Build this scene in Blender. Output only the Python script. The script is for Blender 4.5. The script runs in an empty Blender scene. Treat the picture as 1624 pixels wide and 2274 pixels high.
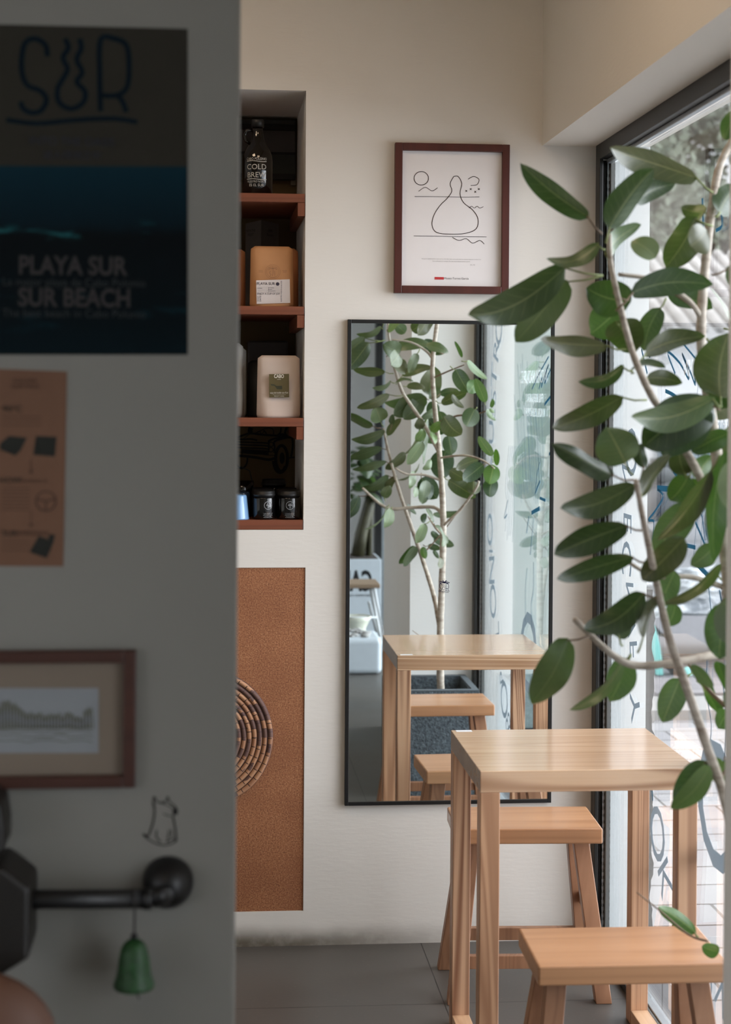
import bpy, bmesh, math, random
from mathutils import Vector, Matrix
random.seed(7)
S = bpy.context.scene
COL = S.collection
PI = math.pi
# ---------------------------------------------------------------- camera model
CAM = Vector((0.0, -4.602, 1.5852))
FPX, PPX, PPY = 3586.8, 769.4, 906.1
YAW, PITCH, ROLL = 0.0851, -0.0090, -0.0066
_F = Vector((math.sin(YAW)*math.cos(PITCH), math.cos(YAW)*math.cos(PITCH), math.sin(PITCH)))
_R0 = Vector((math.cos(YAW), -math.sin(YAW), 0))
_U0 = _R0.cross(_F)
_R = _R0*math.cos(ROLL) - _U0*math.sin(ROLL)
_U = _R0*math.sin(ROLL) + _U0*math.cos(ROLL)
def ray(px, py):
    return _F + _R*((px-PPX)/FPX) - _U*((py-PPY)/FPX)
def on_y(px, py, Y):
    d = ray(px, py); return CAM + d*((Y-CAM.y)/d.y)
def on_z(px, py, Z):
    d = ray(px, py); return CAM + d*((Z-CAM.z)/d.z)
def on_x(px, py, X):
    d = ray(px, py); return CAM + d*((X-CAM.x)/d.x)
def ref_y(px, py, Y):            # a point at real depth Y that the wall mirror (plane y=0) shows at px,py
    p = on_y(px, py, -Y); return Vector((p.x, -p.y, p.z))
def ref_x(px, py, X):
    p = on_x(px, py, X); return Vector((p.x, -p.y, p.z))
K = 0.0066
def glass_pt(px, py, X=1.150):   # point on the shop window plane x = X + K*y
    d = ray(px, py); t = (X + K*CAM.y - CAM.x)/(d.x - K*d.y); return CAM + d*t
def glass_ref(px, py, X=1.150):
    d = ray(px, py); t = (X - K*CAM.y - CAM.x)/(d.x + K*d.y); p = CAM + d*t
    return Vector((p.x, -p.y, p.z))
cd = bpy.data.cameras.new('camera'); cam = bpy.data.objects.new('camera', cd); COL.objects.link(cam)
m = Matrix.Identity(4)
for i in range(3):
    m[i][0] = _R[i]; m[i][1] = _U[i]; m[i][2] = -_F[i]; m[i][3] = CAM[i]
cam.matrix_world = m
cd.sensor_fit = 'VERTICAL'; cd.sensor_height = 36; cd.sensor_width = 25.71
cd.lens = FPX/2274*36
cd.shift_x = (812-PPX)/2274; cd.shift_y = -(1137-PPY)/2274
cd.dof.use_dof = True; cd.dof.focus_distance = 4.5; cd.dof.aperture_fstop = 4.0
cd.clip_start = 0.05; cd.clip_end = 200
S.camera = cam
S.view_settings.view_transform = 'Standard'; S.view_settings.look = 'None'
S.view_settings.gamma = 1; S.view_settings.use_curve_mapping = False

# ---------------------------------------------------------------- materials
def lin(c):
    return tuple(((x/255)/12.92 if x/255 <= .04045 else ((x/255+.055)/1.055)**2.4) for x in c)
class Nt:
    def __init__(s, name):
        s.m = bpy.data.materials.new(name); s.m.use_nodes = True
        s.t = s.m.node_tree; s.n = s.t.nodes; s.l = s.t.links
        s.b = s.n['Principled BSDF']; s.out = s.n['Material Output']
    def add(s, t, **k):
        n = s.n.new(t)
        for a, v in k.items(): setattr(n, a, v)
        return n
    def link(s, a, b): s.l.new(a, b)
    def coord(s, kind='Object', scale=(1,1,1), loc=(0,0,0), rot=(0,0,0)):
        tc = s.add('ShaderNodeTexCoord'); mp = s.add('ShaderNodeMapping')
        mp.inputs['Scale'].default_value = scale; mp.inputs['Location'].default_value = loc; mp.inputs['Rotation'].default_value = rot
        s.link(tc.outputs[kind], mp.inputs['Vector']); return mp.outputs[0]
    def noise(s, vec, scale, detail=3, rough=.5, dist=0):
        n = s.add('ShaderNodeTexNoise'); n.inputs['Scale'].default_value = scale; n.inputs['Detail'].default_value = detail
        n.inputs['Roughness'].default_value = rough; n.inputs['Distortion'].default_value = dist
        if vec is not None: s.link(vec, n.inputs['Vector'])
        return n.outputs['Fac']
    def ramp(s, fac, stops, interp='LINEAR'):
        r = s.add('ShaderNodeValToRGB'); r.color_ramp.interpolation = interp
        e = r.color_ramp.elements
        while len(e) < len(stops): e.new(.5)
        for k, (p, c) in zip(e, stops): k.position = p; k.color = (*c, 1) if len(c) == 3 else c
        s.link(fac, r.inputs['Fac']); return r.outputs['Color']
    def mix(s, fac, a, b, mode='MIX'):
        x = s.add('ShaderNodeMix', data_type='RGBA', blend_type=mode)
        for v, i in ((fac, 0), (a, 6), (b, 7)):
            if hasattr(v, 'links'): s.link(v, x.inputs[i])
            elif isinstance(v, (int, float)): x.inputs[i].default_value = v
            else: x.inputs[i].default_value = (*v, 1)
        return x.outputs[2]
    def math(s, op, a, b=None, c=None):
        x = s.add('ShaderNodeMath', operation=op)
        for i, v in enumerate((a, b, c)):
            if v is None: continue
            if hasattr(v, 'links'): s.link(v, x.inputs[i])
            else: x.inputs[i].default_value = v
        return x.outputs[0]
    def maprange(s, v, a, b, c=0., d=1.):
        x = s.add('ShaderNodeMapRange', interpolation_type='SMOOTHSTEP')
        s.link(v, x.inputs[0])
        for i, q in enumerate((a, b, c, d)): x.inputs[i+1].default_value = q
        return x.outputs[0]
    def bump(s, h, strength=.2, dist=.01):
        b = s.add('ShaderNodeBump'); b.inputs['Strength'].default_value = strength; b.inputs['Distance'].default_value = dist
        s.link(h, b.inputs['Height']); s.link(b.outputs[0], s.b.inputs['Normal'])
    def col(s, c):
        if hasattr(c, 'links'): s.link(c, s.b.inputs['Base Color'])
        else: s.b.inputs['Base Color'].default_value = (*c, 1)
    def rough(s, r):
        if hasattr(r, 'links'): s.link(r, s.b.inputs['Roughness'])
        else: s.b.inputs['Roughness'].default_value = r
MATS = {}
def flat(name, c, rough=.6, metal=0., var=.06, scale=20, spec=.5, bump=0.):
    if name in MATS: return MATS[name]
    k = Nt(name); c = lin(c)
    v = k.coord()
    n = k.noise(v, scale, 3)
    a = tuple(x*(1-var) for x in c); b = tuple(min(1, x*(1+var)) for x in c)
    k.col(k.ramp(n, [(.3, a), (.7, b)])); k.rough(rough); k.b.inputs['Metallic'].default_value = metal
    k.b.inputs['Specular IOR Level'].default_value = spec
    if bump: k.bump(n, bump, .002)
    MATS[name] = k.m; return k.m
def wood(name, light, mid, dark, axis='x', across=38, rough=.42, lines=.5, seed=0, bump=.05, ringf=9.0, topfade=0.0):
    if name in MATS: return MATS[name]
    k = Nt(name)
    sc = {'x': (1.1, across, across), 'y': (across, 1.1, across), 'z': (across, across, 1.1)}[axis]
    v = k.coord('Object', tuple(q*.5 for q in sc), (seed, seed*1.7, seed*.6))
    n1 = k.noise(v, 1.6, 7, .62, .6)
    v2 = k.coord('Object', tuple(q*.22 for q in sc), (seed*2, 3, seed))
    n2 = k.noise(v2, 1.0, 2, .5, 1.2)
    rings = k.math('FRACT', k.math('MULTIPLY', n2, ringf))
    lines_f = k.maprange(k.math('ABSOLUTE', k.math('SUBTRACT', rings, .5)), .12, .5)
    base = k.ramp(n1, [(.28, lin(mid)), (.72, lin(light))])
    geo = k.add('ShaderNodeNewGeometry'); sg = k.add('ShaderNodeSeparateXYZ'); k.link(geo.outputs['True Normal'], sg.inputs[0])
    fade = k.math('SUBTRACT', 1.0, k.math('MULTIPLY', k.math('ABSOLUTE', sg.outputs[2]), topfade))
    c = k.mix(k.math('MULTIPLY', k.math('MULTIPLY', lines_f, lines), fade), base, lin(dark))
    v3 = k.coord('Object', (1.3, 1.3, 1.3), (seed, 0, 0))
    c = k.mix(k.maprange(k.noise(v3, 2.2, 2), .35, .7, 0, .35), c, lin(mid))
    k.col(c); k.rough(rough); k.bump(n1, bump, .001)
    MATS[name] = k.m; return k.m

def plaster(name, c, stain=False, rough=.85):
    if name in MATS: return MATS[name]
    k = Nt(name); c = lin(c); v = k.coord('Object')
    big = k.noise(v, 1.3, 3); fine = k.noise(v, 60, 4, .6)
    col = k.ramp(big, [(.3, tuple(x*.95 for x in c)), (.7, c)])
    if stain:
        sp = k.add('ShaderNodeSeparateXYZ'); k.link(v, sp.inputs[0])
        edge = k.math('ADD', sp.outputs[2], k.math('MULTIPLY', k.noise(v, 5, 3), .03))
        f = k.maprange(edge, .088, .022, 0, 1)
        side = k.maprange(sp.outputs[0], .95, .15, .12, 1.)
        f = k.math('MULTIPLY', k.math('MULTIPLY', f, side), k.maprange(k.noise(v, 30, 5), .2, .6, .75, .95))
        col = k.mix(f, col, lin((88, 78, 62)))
        # scuffs and specks on the lower wall
        vo = k.add('ShaderNodeTexVoronoi'); vo.inputs['Scale'].default_value = 14; k.link(v, vo.inputs['Vector'])
        spot = k.maprange(vo.outputs['Distance'], .045, .02, 0, 1)
        low = k.maprange(sp.outputs[2], .6, .1, 0, .7)
        keep = k.maprange(k.noise(v, 3.1, 2), .52, .6)
        col = k.mix(k.math('MULTIPLY', k.math('MULTIPLY', spot, low), keep), col, lin((120, 114, 104)))
    k.col(col); k.rough(rough)
    h = k.math('ADD', k.math('MULTIPLY', fine, .4), k.noise(k.coord('Object', (3, 3, 14)), 8, 3))
    k.bump(h, .12, .004)
    MATS[name] = k.m; return k.m
def glassmat(name, tint=(.95, .962, .958), rough=.0, extra=0.0):
    k = Nt(name)
    tr = k.add('ShaderNodeBsdfTransparent'); tr.inputs[0].default_value = (*tint, 1)
    gl = k.add('ShaderNodeBsdfGlossy'); gl.inputs['Roughness'].default_value = rough; gl.inputs['Color'].default_value = (1, 1, 1, 1)
    geo = k.add('ShaderNodeNewGeometry'); dt = k.add('ShaderNodeVectorMath', operation='DOT_PRODUCT')
    k.link(geo.outputs['Incoming'], dt.inputs[0]); k.link(geo.outputs['Normal'], dt.inputs[1])
    om = k.math('SUBTRACT', 1.0, k.math('ABSOLUTE', dt.outputs['Value']))
    mx = k.add('ShaderNodeMixShader')
    f = k.math('ADD', .04, k.math('MULTIPLY', k.math('POWER', om, 5.0), .96))
    k.link(f, mx.inputs[0]); k.link(tr.outputs[0], mx.inputs[1]); k.link(gl.outputs[0], mx.inputs[2])
    k.link(mx.outputs[0], k.out.inputs['Surface'])
    MATS[name] = k.m; return k.m

# ---------------------------------------------------------------- mesh helpers
LOC = {}
class MB:
    def __init__(s): s.v = []; s.f = []; s.uv = []; s.sm = []
    def add(s, vs, fs, uvs=None, smooth=False):
        o = len(s.v); s.v += [Vector(p) for p in vs]
        for i, f in enumerate(fs):
            s.f.append([o+j for j in f]); s.sm.append(smooth)
            s.uv.append([uvs[j] for j in f] if uvs else None)
        return s
    def box(s, x0, x1, y0, y1, z0, z1):
        c = [(x, y, z) for x in (x0, x1) for y in (y0, y1) for z in (z0, z1)]
        return s.add(c, [(0,1,3,2), (4,6,7,5), (0,4,5,1), (2,3,7,6), (0,2,6,4), (1,5,7,3)])
    def hexa(s, c):      # 8 corners: bottom 4 (ccw), top 4
        return s.add(c, [(3,2,1,0), (4,5,6,7), (0,1,5,4), (1,2,6,5), (2,3,7,6), (3,0,4,7)])
    def bar(s, a, b, w, d, up=(0, 1, 0)):   # rectangular bar from a to b
        a, b = Vector(a), Vector(b); t = (b-a).normalized(); u = Vector(up)
        r = t.cross(u).normalized()*w/2; u2 = r.cross(t).normalized()*d/2
        return s.hexa([a-r-u2, a+r-u2, a+r+u2, a-r+u2, b-r-u2, b+r-u2, b+r+u2, b-r+u2])
    def tube(s, pts, rad, n=10, cap=True):
        pts = [Vector(p) for p in pts]
        if not isinstance(rad, (list, tuple)): rad = [rad]*len(pts)
        ring = []; ref = None
        for i, p in enumerate(pts):
            t = (pts[min(i+1, len(pts)-1)] - pts[max(i-1, 0)]).normalized()
            if ref is None: ref = t.orthogonal().normalized()
            ref = (ref - t*ref.dot(t)).normalized(); b = t.cross(ref)
            ring.append([p + (ref*math.cos(2*PI*k/n) + b*math.sin(2*PI*k/n))*rad[i] for k in range(n)])
        vs = [q for r in ring for q in r]; fs = []
        for i in range(len(ring)-1):
            for k in range(n):
                fs.append((i*n+k, i*n+(k+1) % n, (i+1)*n+(k+1) % n, (i+1)*n+k))
        if cap: fs.append(tuple(range(n))[::-1]); fs.append(tuple((len(ring)-1)*n+k for k in range(n)))
        return s.add(vs, fs, smooth=True)
    def lathe(s, prof, cx, cy, z0=0, n=32, axis='z', cap=True, uv=False):
        vs = []; uvs = []
        for i, (r, h) in enumerate(prof):
            for k in range(n):
                a = 2*PI*k/n
                if axis == 'z': vs.append((cx + r*math.cos(a), cy + r*math.sin(a), z0+h))
                else: vs.append((cx + r*math.cos(a), cy - h, z0 + r*math.sin(a)))   # turned about the y axis, facing -y
                uvs.append((k/n, i/len(prof)))
        fs = []
        for i in range(len(prof)-1):
            for k in range(n):
                fs.append((i*n+k, i*n+(k+1) % n, (i+1)*n+(k+1) % n, (i+1)*n+k))
        if cap:
            if prof[0][0] > 1e-6: fs.append(tuple(range(n))[::-1])
            if prof[-1][0] > 1e-6: fs.append(tuple((len(prof)-1)*n+k for k in range(n)))
        return s.add(vs, fs, uvs, smooth=True)
    def sphere(s, c, r, n=16, sz=(1, 1, 1)):
        vs = []; m = n//2
        for i in range(m+1):
            for k in range(n):
                th = PI*i/m; a = 2*PI*k/n
                vs.append((c[0]+r*sz[0]*math.sin(th)*math.cos(a), c[1]+r*sz[1]*math.sin(th)*math.sin(a), c[2]+r*sz[2]*math.cos(th)))
        fs = [(i*n+k, (i+1)*n+k, (i+1)*n+(k+1) % n, i*n+(k+1) % n) for i in range(m) for k in range(n)]
        return s.add(vs, fs, smooth=True)
    def ribbon(s, pts, w, nrm, smooth=3, lift=0):
        """flat stroke of width w through 3-D points lying in a plane with normal nrm"""
        pts = [Vector(p) for p in pts]; nrm = Vector(nrm).normalized()
        if smooth > 1 and len(pts) > 2:
            q = []
            for i in range(len(pts)-1):
                p0, p1, p2, p3 = pts[max(i-1, 0)], pts[i], pts[i+1], pts[min(i+2, len(pts)-1)]
                for j in range(smooth):
                    t = j/smooth
                    q.append(.5*((2*p1) + (p2-p0)*t + (2*p0-5*p1+4*p2-p3)*t*t + (3*p1-p0-3*p2+p3)*t**3))
            q.append(pts[-1]); pts = q
        vs = []; n = len(pts)
        for i, p in enumerate(pts):
            t = (pts[min(i+1, n-1)] - pts[max(i-1, 0)])
            if t.length < 1e-9: t = Vector((1, 0, 0))
            sd = nrm.cross(t.normalized())
            ww = w[min(int(i/(n-1)*(len(w)-1)), len(w)-1)] if isinstance(w, (list, tuple)) else w
            vs += [p + sd*ww/2 + nrm*lift, p - sd*ww/2 + nrm*lift]
        return s.add(vs, [(2*i, 2*i+1, 2*i+3, 2*i+2) for i in range(n-1)])
    def poly(s, pts, lift=(0, 0, 0)):
        l = Vector(lift); return s.add([Vector(p)+l for p in pts], [tuple(range(len(pts)))])
    def warp(s, fn):
        s.v = [Vector(fn(p)) for p in s.v]; return s
    def build(s, name, mat, parent=None, bevel=0, smooth=None, kind=None, world=True, segs=2):
        me = bpy.data.meshes.new(name)
        if parent is not None: o0 = LOC[parent] if world else Vector((0, 0, 0))
        elif world:
            xs = [p.x for p in s.v]; ys = [p.y for p in s.v]; zs = [p.z for p in s.v]
            o0 = Vector(((min(xs)+max(xs))/2, (min(ys)+max(ys))/2, min(zs)))
            if kind == 'structure': o0 = Vector((0, 0, 0))
        else: o0 = Vector((0, 0, 0))
        me.from_pydata([tuple(p-o0) for p in s.v], [], s.f)
        sm = s.sm if smooth is None else [smooth]*len(s.f)
        me.polygons.foreach_set('use_smooth', sm)
        if any(u is not None for u in s.uv):
            ul = me.uv_layers.new(name='uv'); li = 0
            for u, f in zip(s.uv, s.f):
                for j in range(len(f)):
                    ul.data[li].uv = u[j] if u else (0, 0); li += 1
        me.materials.append(mat); me.update()
        o = bpy.data.objects.new(name, me); COL.objects.link(o)
        if parent is not None:
            o.parent = parent; LOC[o] = LOC[parent] if world else LOC.get(parent, Vector((0, 0, 0)))
        else:
            o.location = o0; LOC[o] = o0
        if bevel:
            b = o.modifiers.new('bevel', 'BEVEL'); b.width = bevel; b.segments = segs; b.limit_method = 'ANGLE'; b.angle_limit = .7
        if kind: o['kind'] = kind
        return o
def tag(o, label, cat, group=None):
    o['label'] = label; o['category'] = cat
    if group: o['group'] = group
    return o
def thing(name, loc, label, cat, group=None, kind=None):
    o = bpy.data.objects.new(name, None); COL.objects.link(o); o.location = loc; o.empty_display_size = .05
    LOC[o] = Vector(loc)
    if label: tag(o, label, cat, group)
    if kind: o['kind'] = kind
    return o
def copy_tree(o, parent=None):
    c = o.copy(); COL.objects.link(c); c.parent = parent
    for ch in list(o.children): copy_tree(ch, c)
    return c
_fc = {}
def text_mb(body, size, origin, ux, uy, align='CENTER', squeeze=1.0, lift=0.0004, spacing=1.0, wrap=None, off=0.0):
    cu = bpy.data.curves.new('t', 'FONT'); cu.body = body; cu.size = size; cu.align_x = align; cu.align_y = 'CENTER'
    cu.space_character = spacing; cu.resolution_u = 3; cu.offset = off
    ob = bpy.data.objects.new('t', cu); COL.objects.link(ob)
    dg = bpy.context.evaluated_depsgraph_get(); dg.update()
    me = bpy.data.meshes.new_from_object(ob.evaluated_get(dg))
    O, ux, uy = Vector(origin), Vector(ux).normalized(), Vector(uy).normalized(); n = ux.cross(uy)
    mb = MB(); vs = []
    for v in me.vertices:
        x, y = v.co.x*squeeze, v.co.y
        if wrap: vs.append(wrap(x, y))
        else: vs.append(O + ux*x + uy*y + n*lift)
    mb.add(vs, [tuple(p.vertices) for p in me.polygons])
    bpy.data.objects.remove(ob); bpy.data.curves.remove(cu); bpy.data.meshes.remove(me)
    return mb
def merge(*ms):
    r = MB()
    for q in ms:
        o = len(r.v); r.v += q.v; r.f += [[o+j for j in f] for f in q.f]; r.uv += q.uv; r.sm += q.sm
    return r
SKY_BASE, SKY_SUN, SKY_TOP = .95, 13.5, 3.2
LAMPS = ((-.6, -1.1, 8.5), (-1.2, -5.2, 4.0), (.3, -1.6, 5.0))
EXPO = 0.0
# ================================================================ room shell
WB = 0.012           # face of the back wall
NW = -2.40           # face of the near partition, towards the camera
white = plaster('back wall plaster', (227, 222, 214), stain=True)
wwall = plaster('window wall plaster', (222, 216, 206))
pier_m = plaster('pier plaster', (238, 238, 236))
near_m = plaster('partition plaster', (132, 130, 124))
left_m = plaster('left wall plaster', (222, 220, 214))
ceil_m = plaster('ceiling plaster', (200, 190, 172))
ext_m = plaster('exterior render', (232, 236, 236))
black = flat('black powder coat', (14, 14, 14), .45)
frame_m = flat('anthracite aluminium', (33, 33, 31), .4, .3)
frame_l = flat('grey aluminium edge', (112, 114, 112), .35, .5)
silver = flat('silver insert', (170, 176, 180), .3, .7)
dark_red = wood('reddish frame wood', (88, 38, 28), (72, 30, 22), (48, 18, 14), 'z', 30, .4, .2, 2)

# floor with large grey tiles
def floor_mat():
    k = Nt('grey floor tile'); v = k.coord('Object', (1, 1, 1), (-.62+6, .453+6*1.2, 0))
    sp = k.add('ShaderNodeSeparateXYZ'); k.link(v, sp.inputs[0])
    def g(a, size):
        f = k.math('FRACT', k.math('DIVIDE', a, size)); d = k.math('ABSOLUTE', k.math('SUBTRACT', f, .5))
        return k.maprange(d, .5-.0035/size*.6, .5-.0035/size*.25, 0, 1)
    gr = k.math('MAXIMUM', g(sp.outputs[0], .6), g(sp.outputs[1], 1.2))
    w = k.coord('Object'); n = k.noise(w, 2.2, 4); n2 = k.noise(w, 90, 3)
    base = k.ramp(n, [(.3, lin((72, 69, 65))), (.7, lin((88, 84, 79)))])
    base = k.mix(k.maprange(n2, .66, .74, 0, .3), base, lin((128, 124, 118)))
    k.col(k.mix(gr, base, lin((34, 31, 28)))); k.rough(k.ramp(n, [(.2, (.32,)*3), (.8, (.5,)*3)]))
    k.bump(k.math('SUBTRACT', n2, gr), .15, .001)
    return k.m
fl = MB().add([(-3.4, -8, 0), (1.13, -8, 0), (1.13, .012, 0), (-3.4, .012, 0)], [(0, 1, 2, 3)])
fl.add([(-3.4, -8, -.05), (1.13, -8, -.05), (1.13, .012, -.05), (-3.4, .012, -.05)], [(3, 2, 1, 0)])
fl.add([(1.13, -8, 0), (2.0, -8, 0), (2.0, -3.05, 0), (1.13, -3.05, 0)], [(0, 1, 2, 3)])
fl.build('floor', floor_mat(), kind='structure')
MB().box(-3.4, 2.0, -8, .5, 3.1, 3.2).build('ceiling', ceil_m, kind='structure')

# back wall, with the shelf niche and the panel recess cut out of it
NR, NT, NB_ = .2725, 2.449, 1.194      # niche right edge, top, bottom
ND = .47
PR_, PT_, PB_ = .279, 1.086, .100      # panel recess
def back_wall():
    b = MB(); y0, y1 = WB, WB+.03
    for r in ((-3.4, 1.274, 2.449, 3.2), (NR, 1.274, NB_, NT), (-3.4, -.75, NB_, NT), (-3.4, 1.274, PT_, NB_),
              (PR_, 1.274, PB_, PT_), (-3.4, -.75, PB_, PT_), (-3.4, 1.274, -.05, PB_)):
        b.add([(r[0], y0, r[2]), (r[1], y0, r[2]), (r[1], y0, r[3]), (r[0], y0, r[3])], [(0, 1, 2, 3)])
    # niche linings
    y2 = WB+ND
    b.add([(NR, y0, NB_), (NR, y2, NB_), (NR, y2, NT), (NR, y0, NT)], [(0, 1, 2, 3)])
    b.add([(-.75, y0, NB_), (-.75, y2, NB_), (-.75, y2, NT), (-.75, y0, NT)], [(3, 2, 1, 0)])
    b.add([(-.75, y0, NT), (NR, y0, NT), (NR, y2, NT), (-.75, y2, NT)], [(3, 2, 1, 0)])
    b.add([(-.75, y0, NB_), (NR, y0, NB_), (NR, y2, NB_), (-.75, y2, NB_)], [(0, 1, 2, 3)])
    # recess linings
    y3 = WB+.02
    b.add([(PR_, y0, PB_), (PR_, y3, PB_), (PR_, y3, PT_), (PR_, y0, PT_)], [(0, 1, 2, 3)])
    b.add([(-.75, y0, PB_), (PR_, y0, PB_), (PR_, y3, PB_), (-.75, y3, PB_)], [(0, 1, 2, 3)])
    b.add([(-.75, y0, PT_), (PR_, y0, PT_), (PR_, y3, PT_), (-.75, y3, PT_)], [(3, 2, 1, 0)])
    b.add([(1.274, y0, -.05), (1.274, 3.0, -.05), (1.274, 3.0, 3.2), (1.274, y0, 3.2)], [(0, 1, 2, 3)])
    return b
back_wall().build('wall_back', white, kind='structure', smooth=False)
nb = plaster('niche back shade tone', (92, 76, 48))  # dark olive brown stands in for the unlit depth of the niche
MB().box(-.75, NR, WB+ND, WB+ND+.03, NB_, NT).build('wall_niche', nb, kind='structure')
# window wall : beam above, pier on the camera side, thresholds
def sk(p): return Vector((p[0] + K*p[1], p[1], p[2]))
SOF = 2.3056
b = MB().box(.9575, 1.27, -8, WB, SOF, 3.15)
b.build('wall_right', wwall, kind='structure')
MB().box(.838, 1.27, -3.05, -2.05, 0, SOF-.0005).build('wall_pier', pier_m, kind='structure')
bb = MB().box(1.158, 1.272, -.004, WB, 0, SOF).build('trim_1', ext_m, kind='structure')   # white outer reveal
# near partition
xe = .0405
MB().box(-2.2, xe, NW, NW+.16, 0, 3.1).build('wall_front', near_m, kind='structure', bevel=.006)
lw = MB().box(-3.5, -3.4, -4.6, .1, 0, 3.2).box(-3.5, -3.4, -8, -7.6, 0, 3.2).box(-3.5, -3.4, -7.6, -4.6, 0, .5).box(-3.5, -3.4, -7.6, -4.6, 2.6, 3.2)
lw.build('wall_left', left_m, kind='structure')
wl3 = thing('added_window', (-3.45, -6.1, .5), None, None, kind='structure')  # unseen window opening, added to bring daylight onto the pier side
MB().box(-3.48, -3.42, -7.6, -7.55, .5, 2.6).box(-3.48, -3.42, -4.65, -4.6, .5, 2.6).box(-3.48, -3.42, -7.55, -4.65, .5, .55).box(-3.48, -3.42, -7.55, -4.65, 2.55, 2.6).build('frame', black, wl3)
rear_m = plaster('rear wall paint', (216, 220, 222))
MB().box(-3.4, 2.0, -8.1, -8, 0, 3.2).build('wall_rear', rear_m, kind='structure')
MB().box(2.0, 2.1, -8, -6.6, 0, 3.2).box(2.0, 2.1, -6.6, -3.05, 2.3, 3.2).build('wall_side', wwall, kind='structure')
MB().box(1.2705, 2.1, -3.05, -2.97, 0, 3.2).build('wall_outside', plaster('grey outer render', (128, 142, 140)), kind='structure')

# ---------------------------------------------------------------- window_1
HZ = SOF - .045
W1 = thing('window_1', (1.13, -1.02, 0), None, None, kind='structure')
def fpart(name, mb, mat, bevel=.0015): return mb.warp(sk).build(name, mat, W1, bevel=bevel, smooth=False)
JX0 = 1.1118
for sgn, ya in ((1, -.004), (-1, -2.046)):
    d = -1 if sgn == 1 else 1
    y1 = ya; y2 = ya + d*.05
    lo, hi = min(y1, y2), max(y1, y2)
    fpart('frame_jamb', MB().box(JX0, 1.122, lo, hi, 0, SOF), frame_m)
    lo2, hi2 = min(ya, ya+d*.022), max(ya, ya+d*.022)
    fpart('screen_channel', MB().box(1.122, 1.138, lo2, hi2, .03, HZ), black)
    zp = MB().box(1.1385, 1.1425, min(ya, ya+d*.034), max(ya, ya+d*.034), .03, HZ)
    for i in range(110):
        z = .04 + i*.02
        zp.box(1.1375, 1.1435, min(ya+d*.032, ya+d*.036), max(ya+d*.032, ya+d*.036), z, z+.011)
    fpart('screen_zip', zp, silver, 0)
    fpart('outer_stile', MB().box(1.144, 1.158, lo, hi, 0, SOF), frame_l)
fpart('frame_header', MB().box(JX0, 1.158, -1.998, -.052, HZ, SOF), frame_m)
fpart('header_bead', MB().box(1.132, 1.147, -1.998, -.054, HZ-.012, HZ-.0005), silver)
fpart('bottom_track', MB().box(JX0, 1.123, -1.998, -.052, .0, .022), black)
fpart('bottom_rail', MB().box(1.1235, 1.131, -1.998, -.052, .0, .026), frame_l)
fpart('sill', MB().box(1.132, 1.158, -1.998, -.052, .0, .03), silver)
glass = glassmat('shop window glass')
fpart('glass_pane', MB().box(1.149, 1.1545, -1.998, -.052, .0305, HZ-.0125), glass, 0)

# black post and door stile far behind the pier, seen in the mirror
W2 = thing('window_2', (1.17, -6.4, 0), None, None, kind='structure')
MB().box(1.138, 1.184, -6.46, -6.36, 0, SOF).build('frame_post', black, W2)
MB().box(1.1845, 1.203, -6.46, -6.36, 0, SOF).build('post_edge', silver, W2)
MB().box(1.2035, 1.24, -6.46, -6.36, 0, SOF).build('door_stile', frame_l, W2)
D1 = thing('door_1', (2.0, -4.8, 0), None, None, kind='structure')
MB().box(1.99, 2.04, -6.6, -6.54, 0, 2.3).box(1.99, 2.04, -3.11, -3.05, 0, 2.3).box(1.99, 2.04, -6.54, -3.11, 2.24, 2.3).box(1.99, 2.04, -4.86, -4.8, 0, 2.24).build('door_frame', black, D1, bevel=.002)
MB().box(2.012, 2.018, -6.54, -3.11, 0.0, 2.24).build('door_glass', glass, D1)

# ================================================================ mirror
mir = thing('wall_mirror', (.70, 0, .40), 'tall mirror in a thin black frame, hung on the white wall behind the table', 'mirror')
mx0, mx1, mz0, mz1 = on_y(770.2, 1200, 0).x, on_y(1227.5, 1200, 0).x, .404, 1.797
mx0, mx1 = .3950, .9955
fw, fd = .0105, .0085
fr = MB()
fr.box(mx0, mx0+fw, -.004, WB-.001, mz0, mz1).box(mx1-fw, mx1, -.004, WB-.001, mz0, mz1)
fr.box(mx0+fw, mx1-fw, -.004, WB-.001, mz1-fw, mz1).box(mx0+fw, mx1-fw, -.004, WB-.001, mz0, mz0+fw)
fr.build('frame', black, mir, bevel=.001)
mm = Nt('silvered mirror glass'); mm.b.inputs['Metallic'].default_value = 1; mm.col((.90, .945, .935)); mm.rough(0.0)
MB().box(mx0+fw-.001, mx1-fw+.001, 0.0, .008, mz0+fw-.001, mz1-fw+.001).build('mirror_glass', mm.m, mir)
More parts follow.
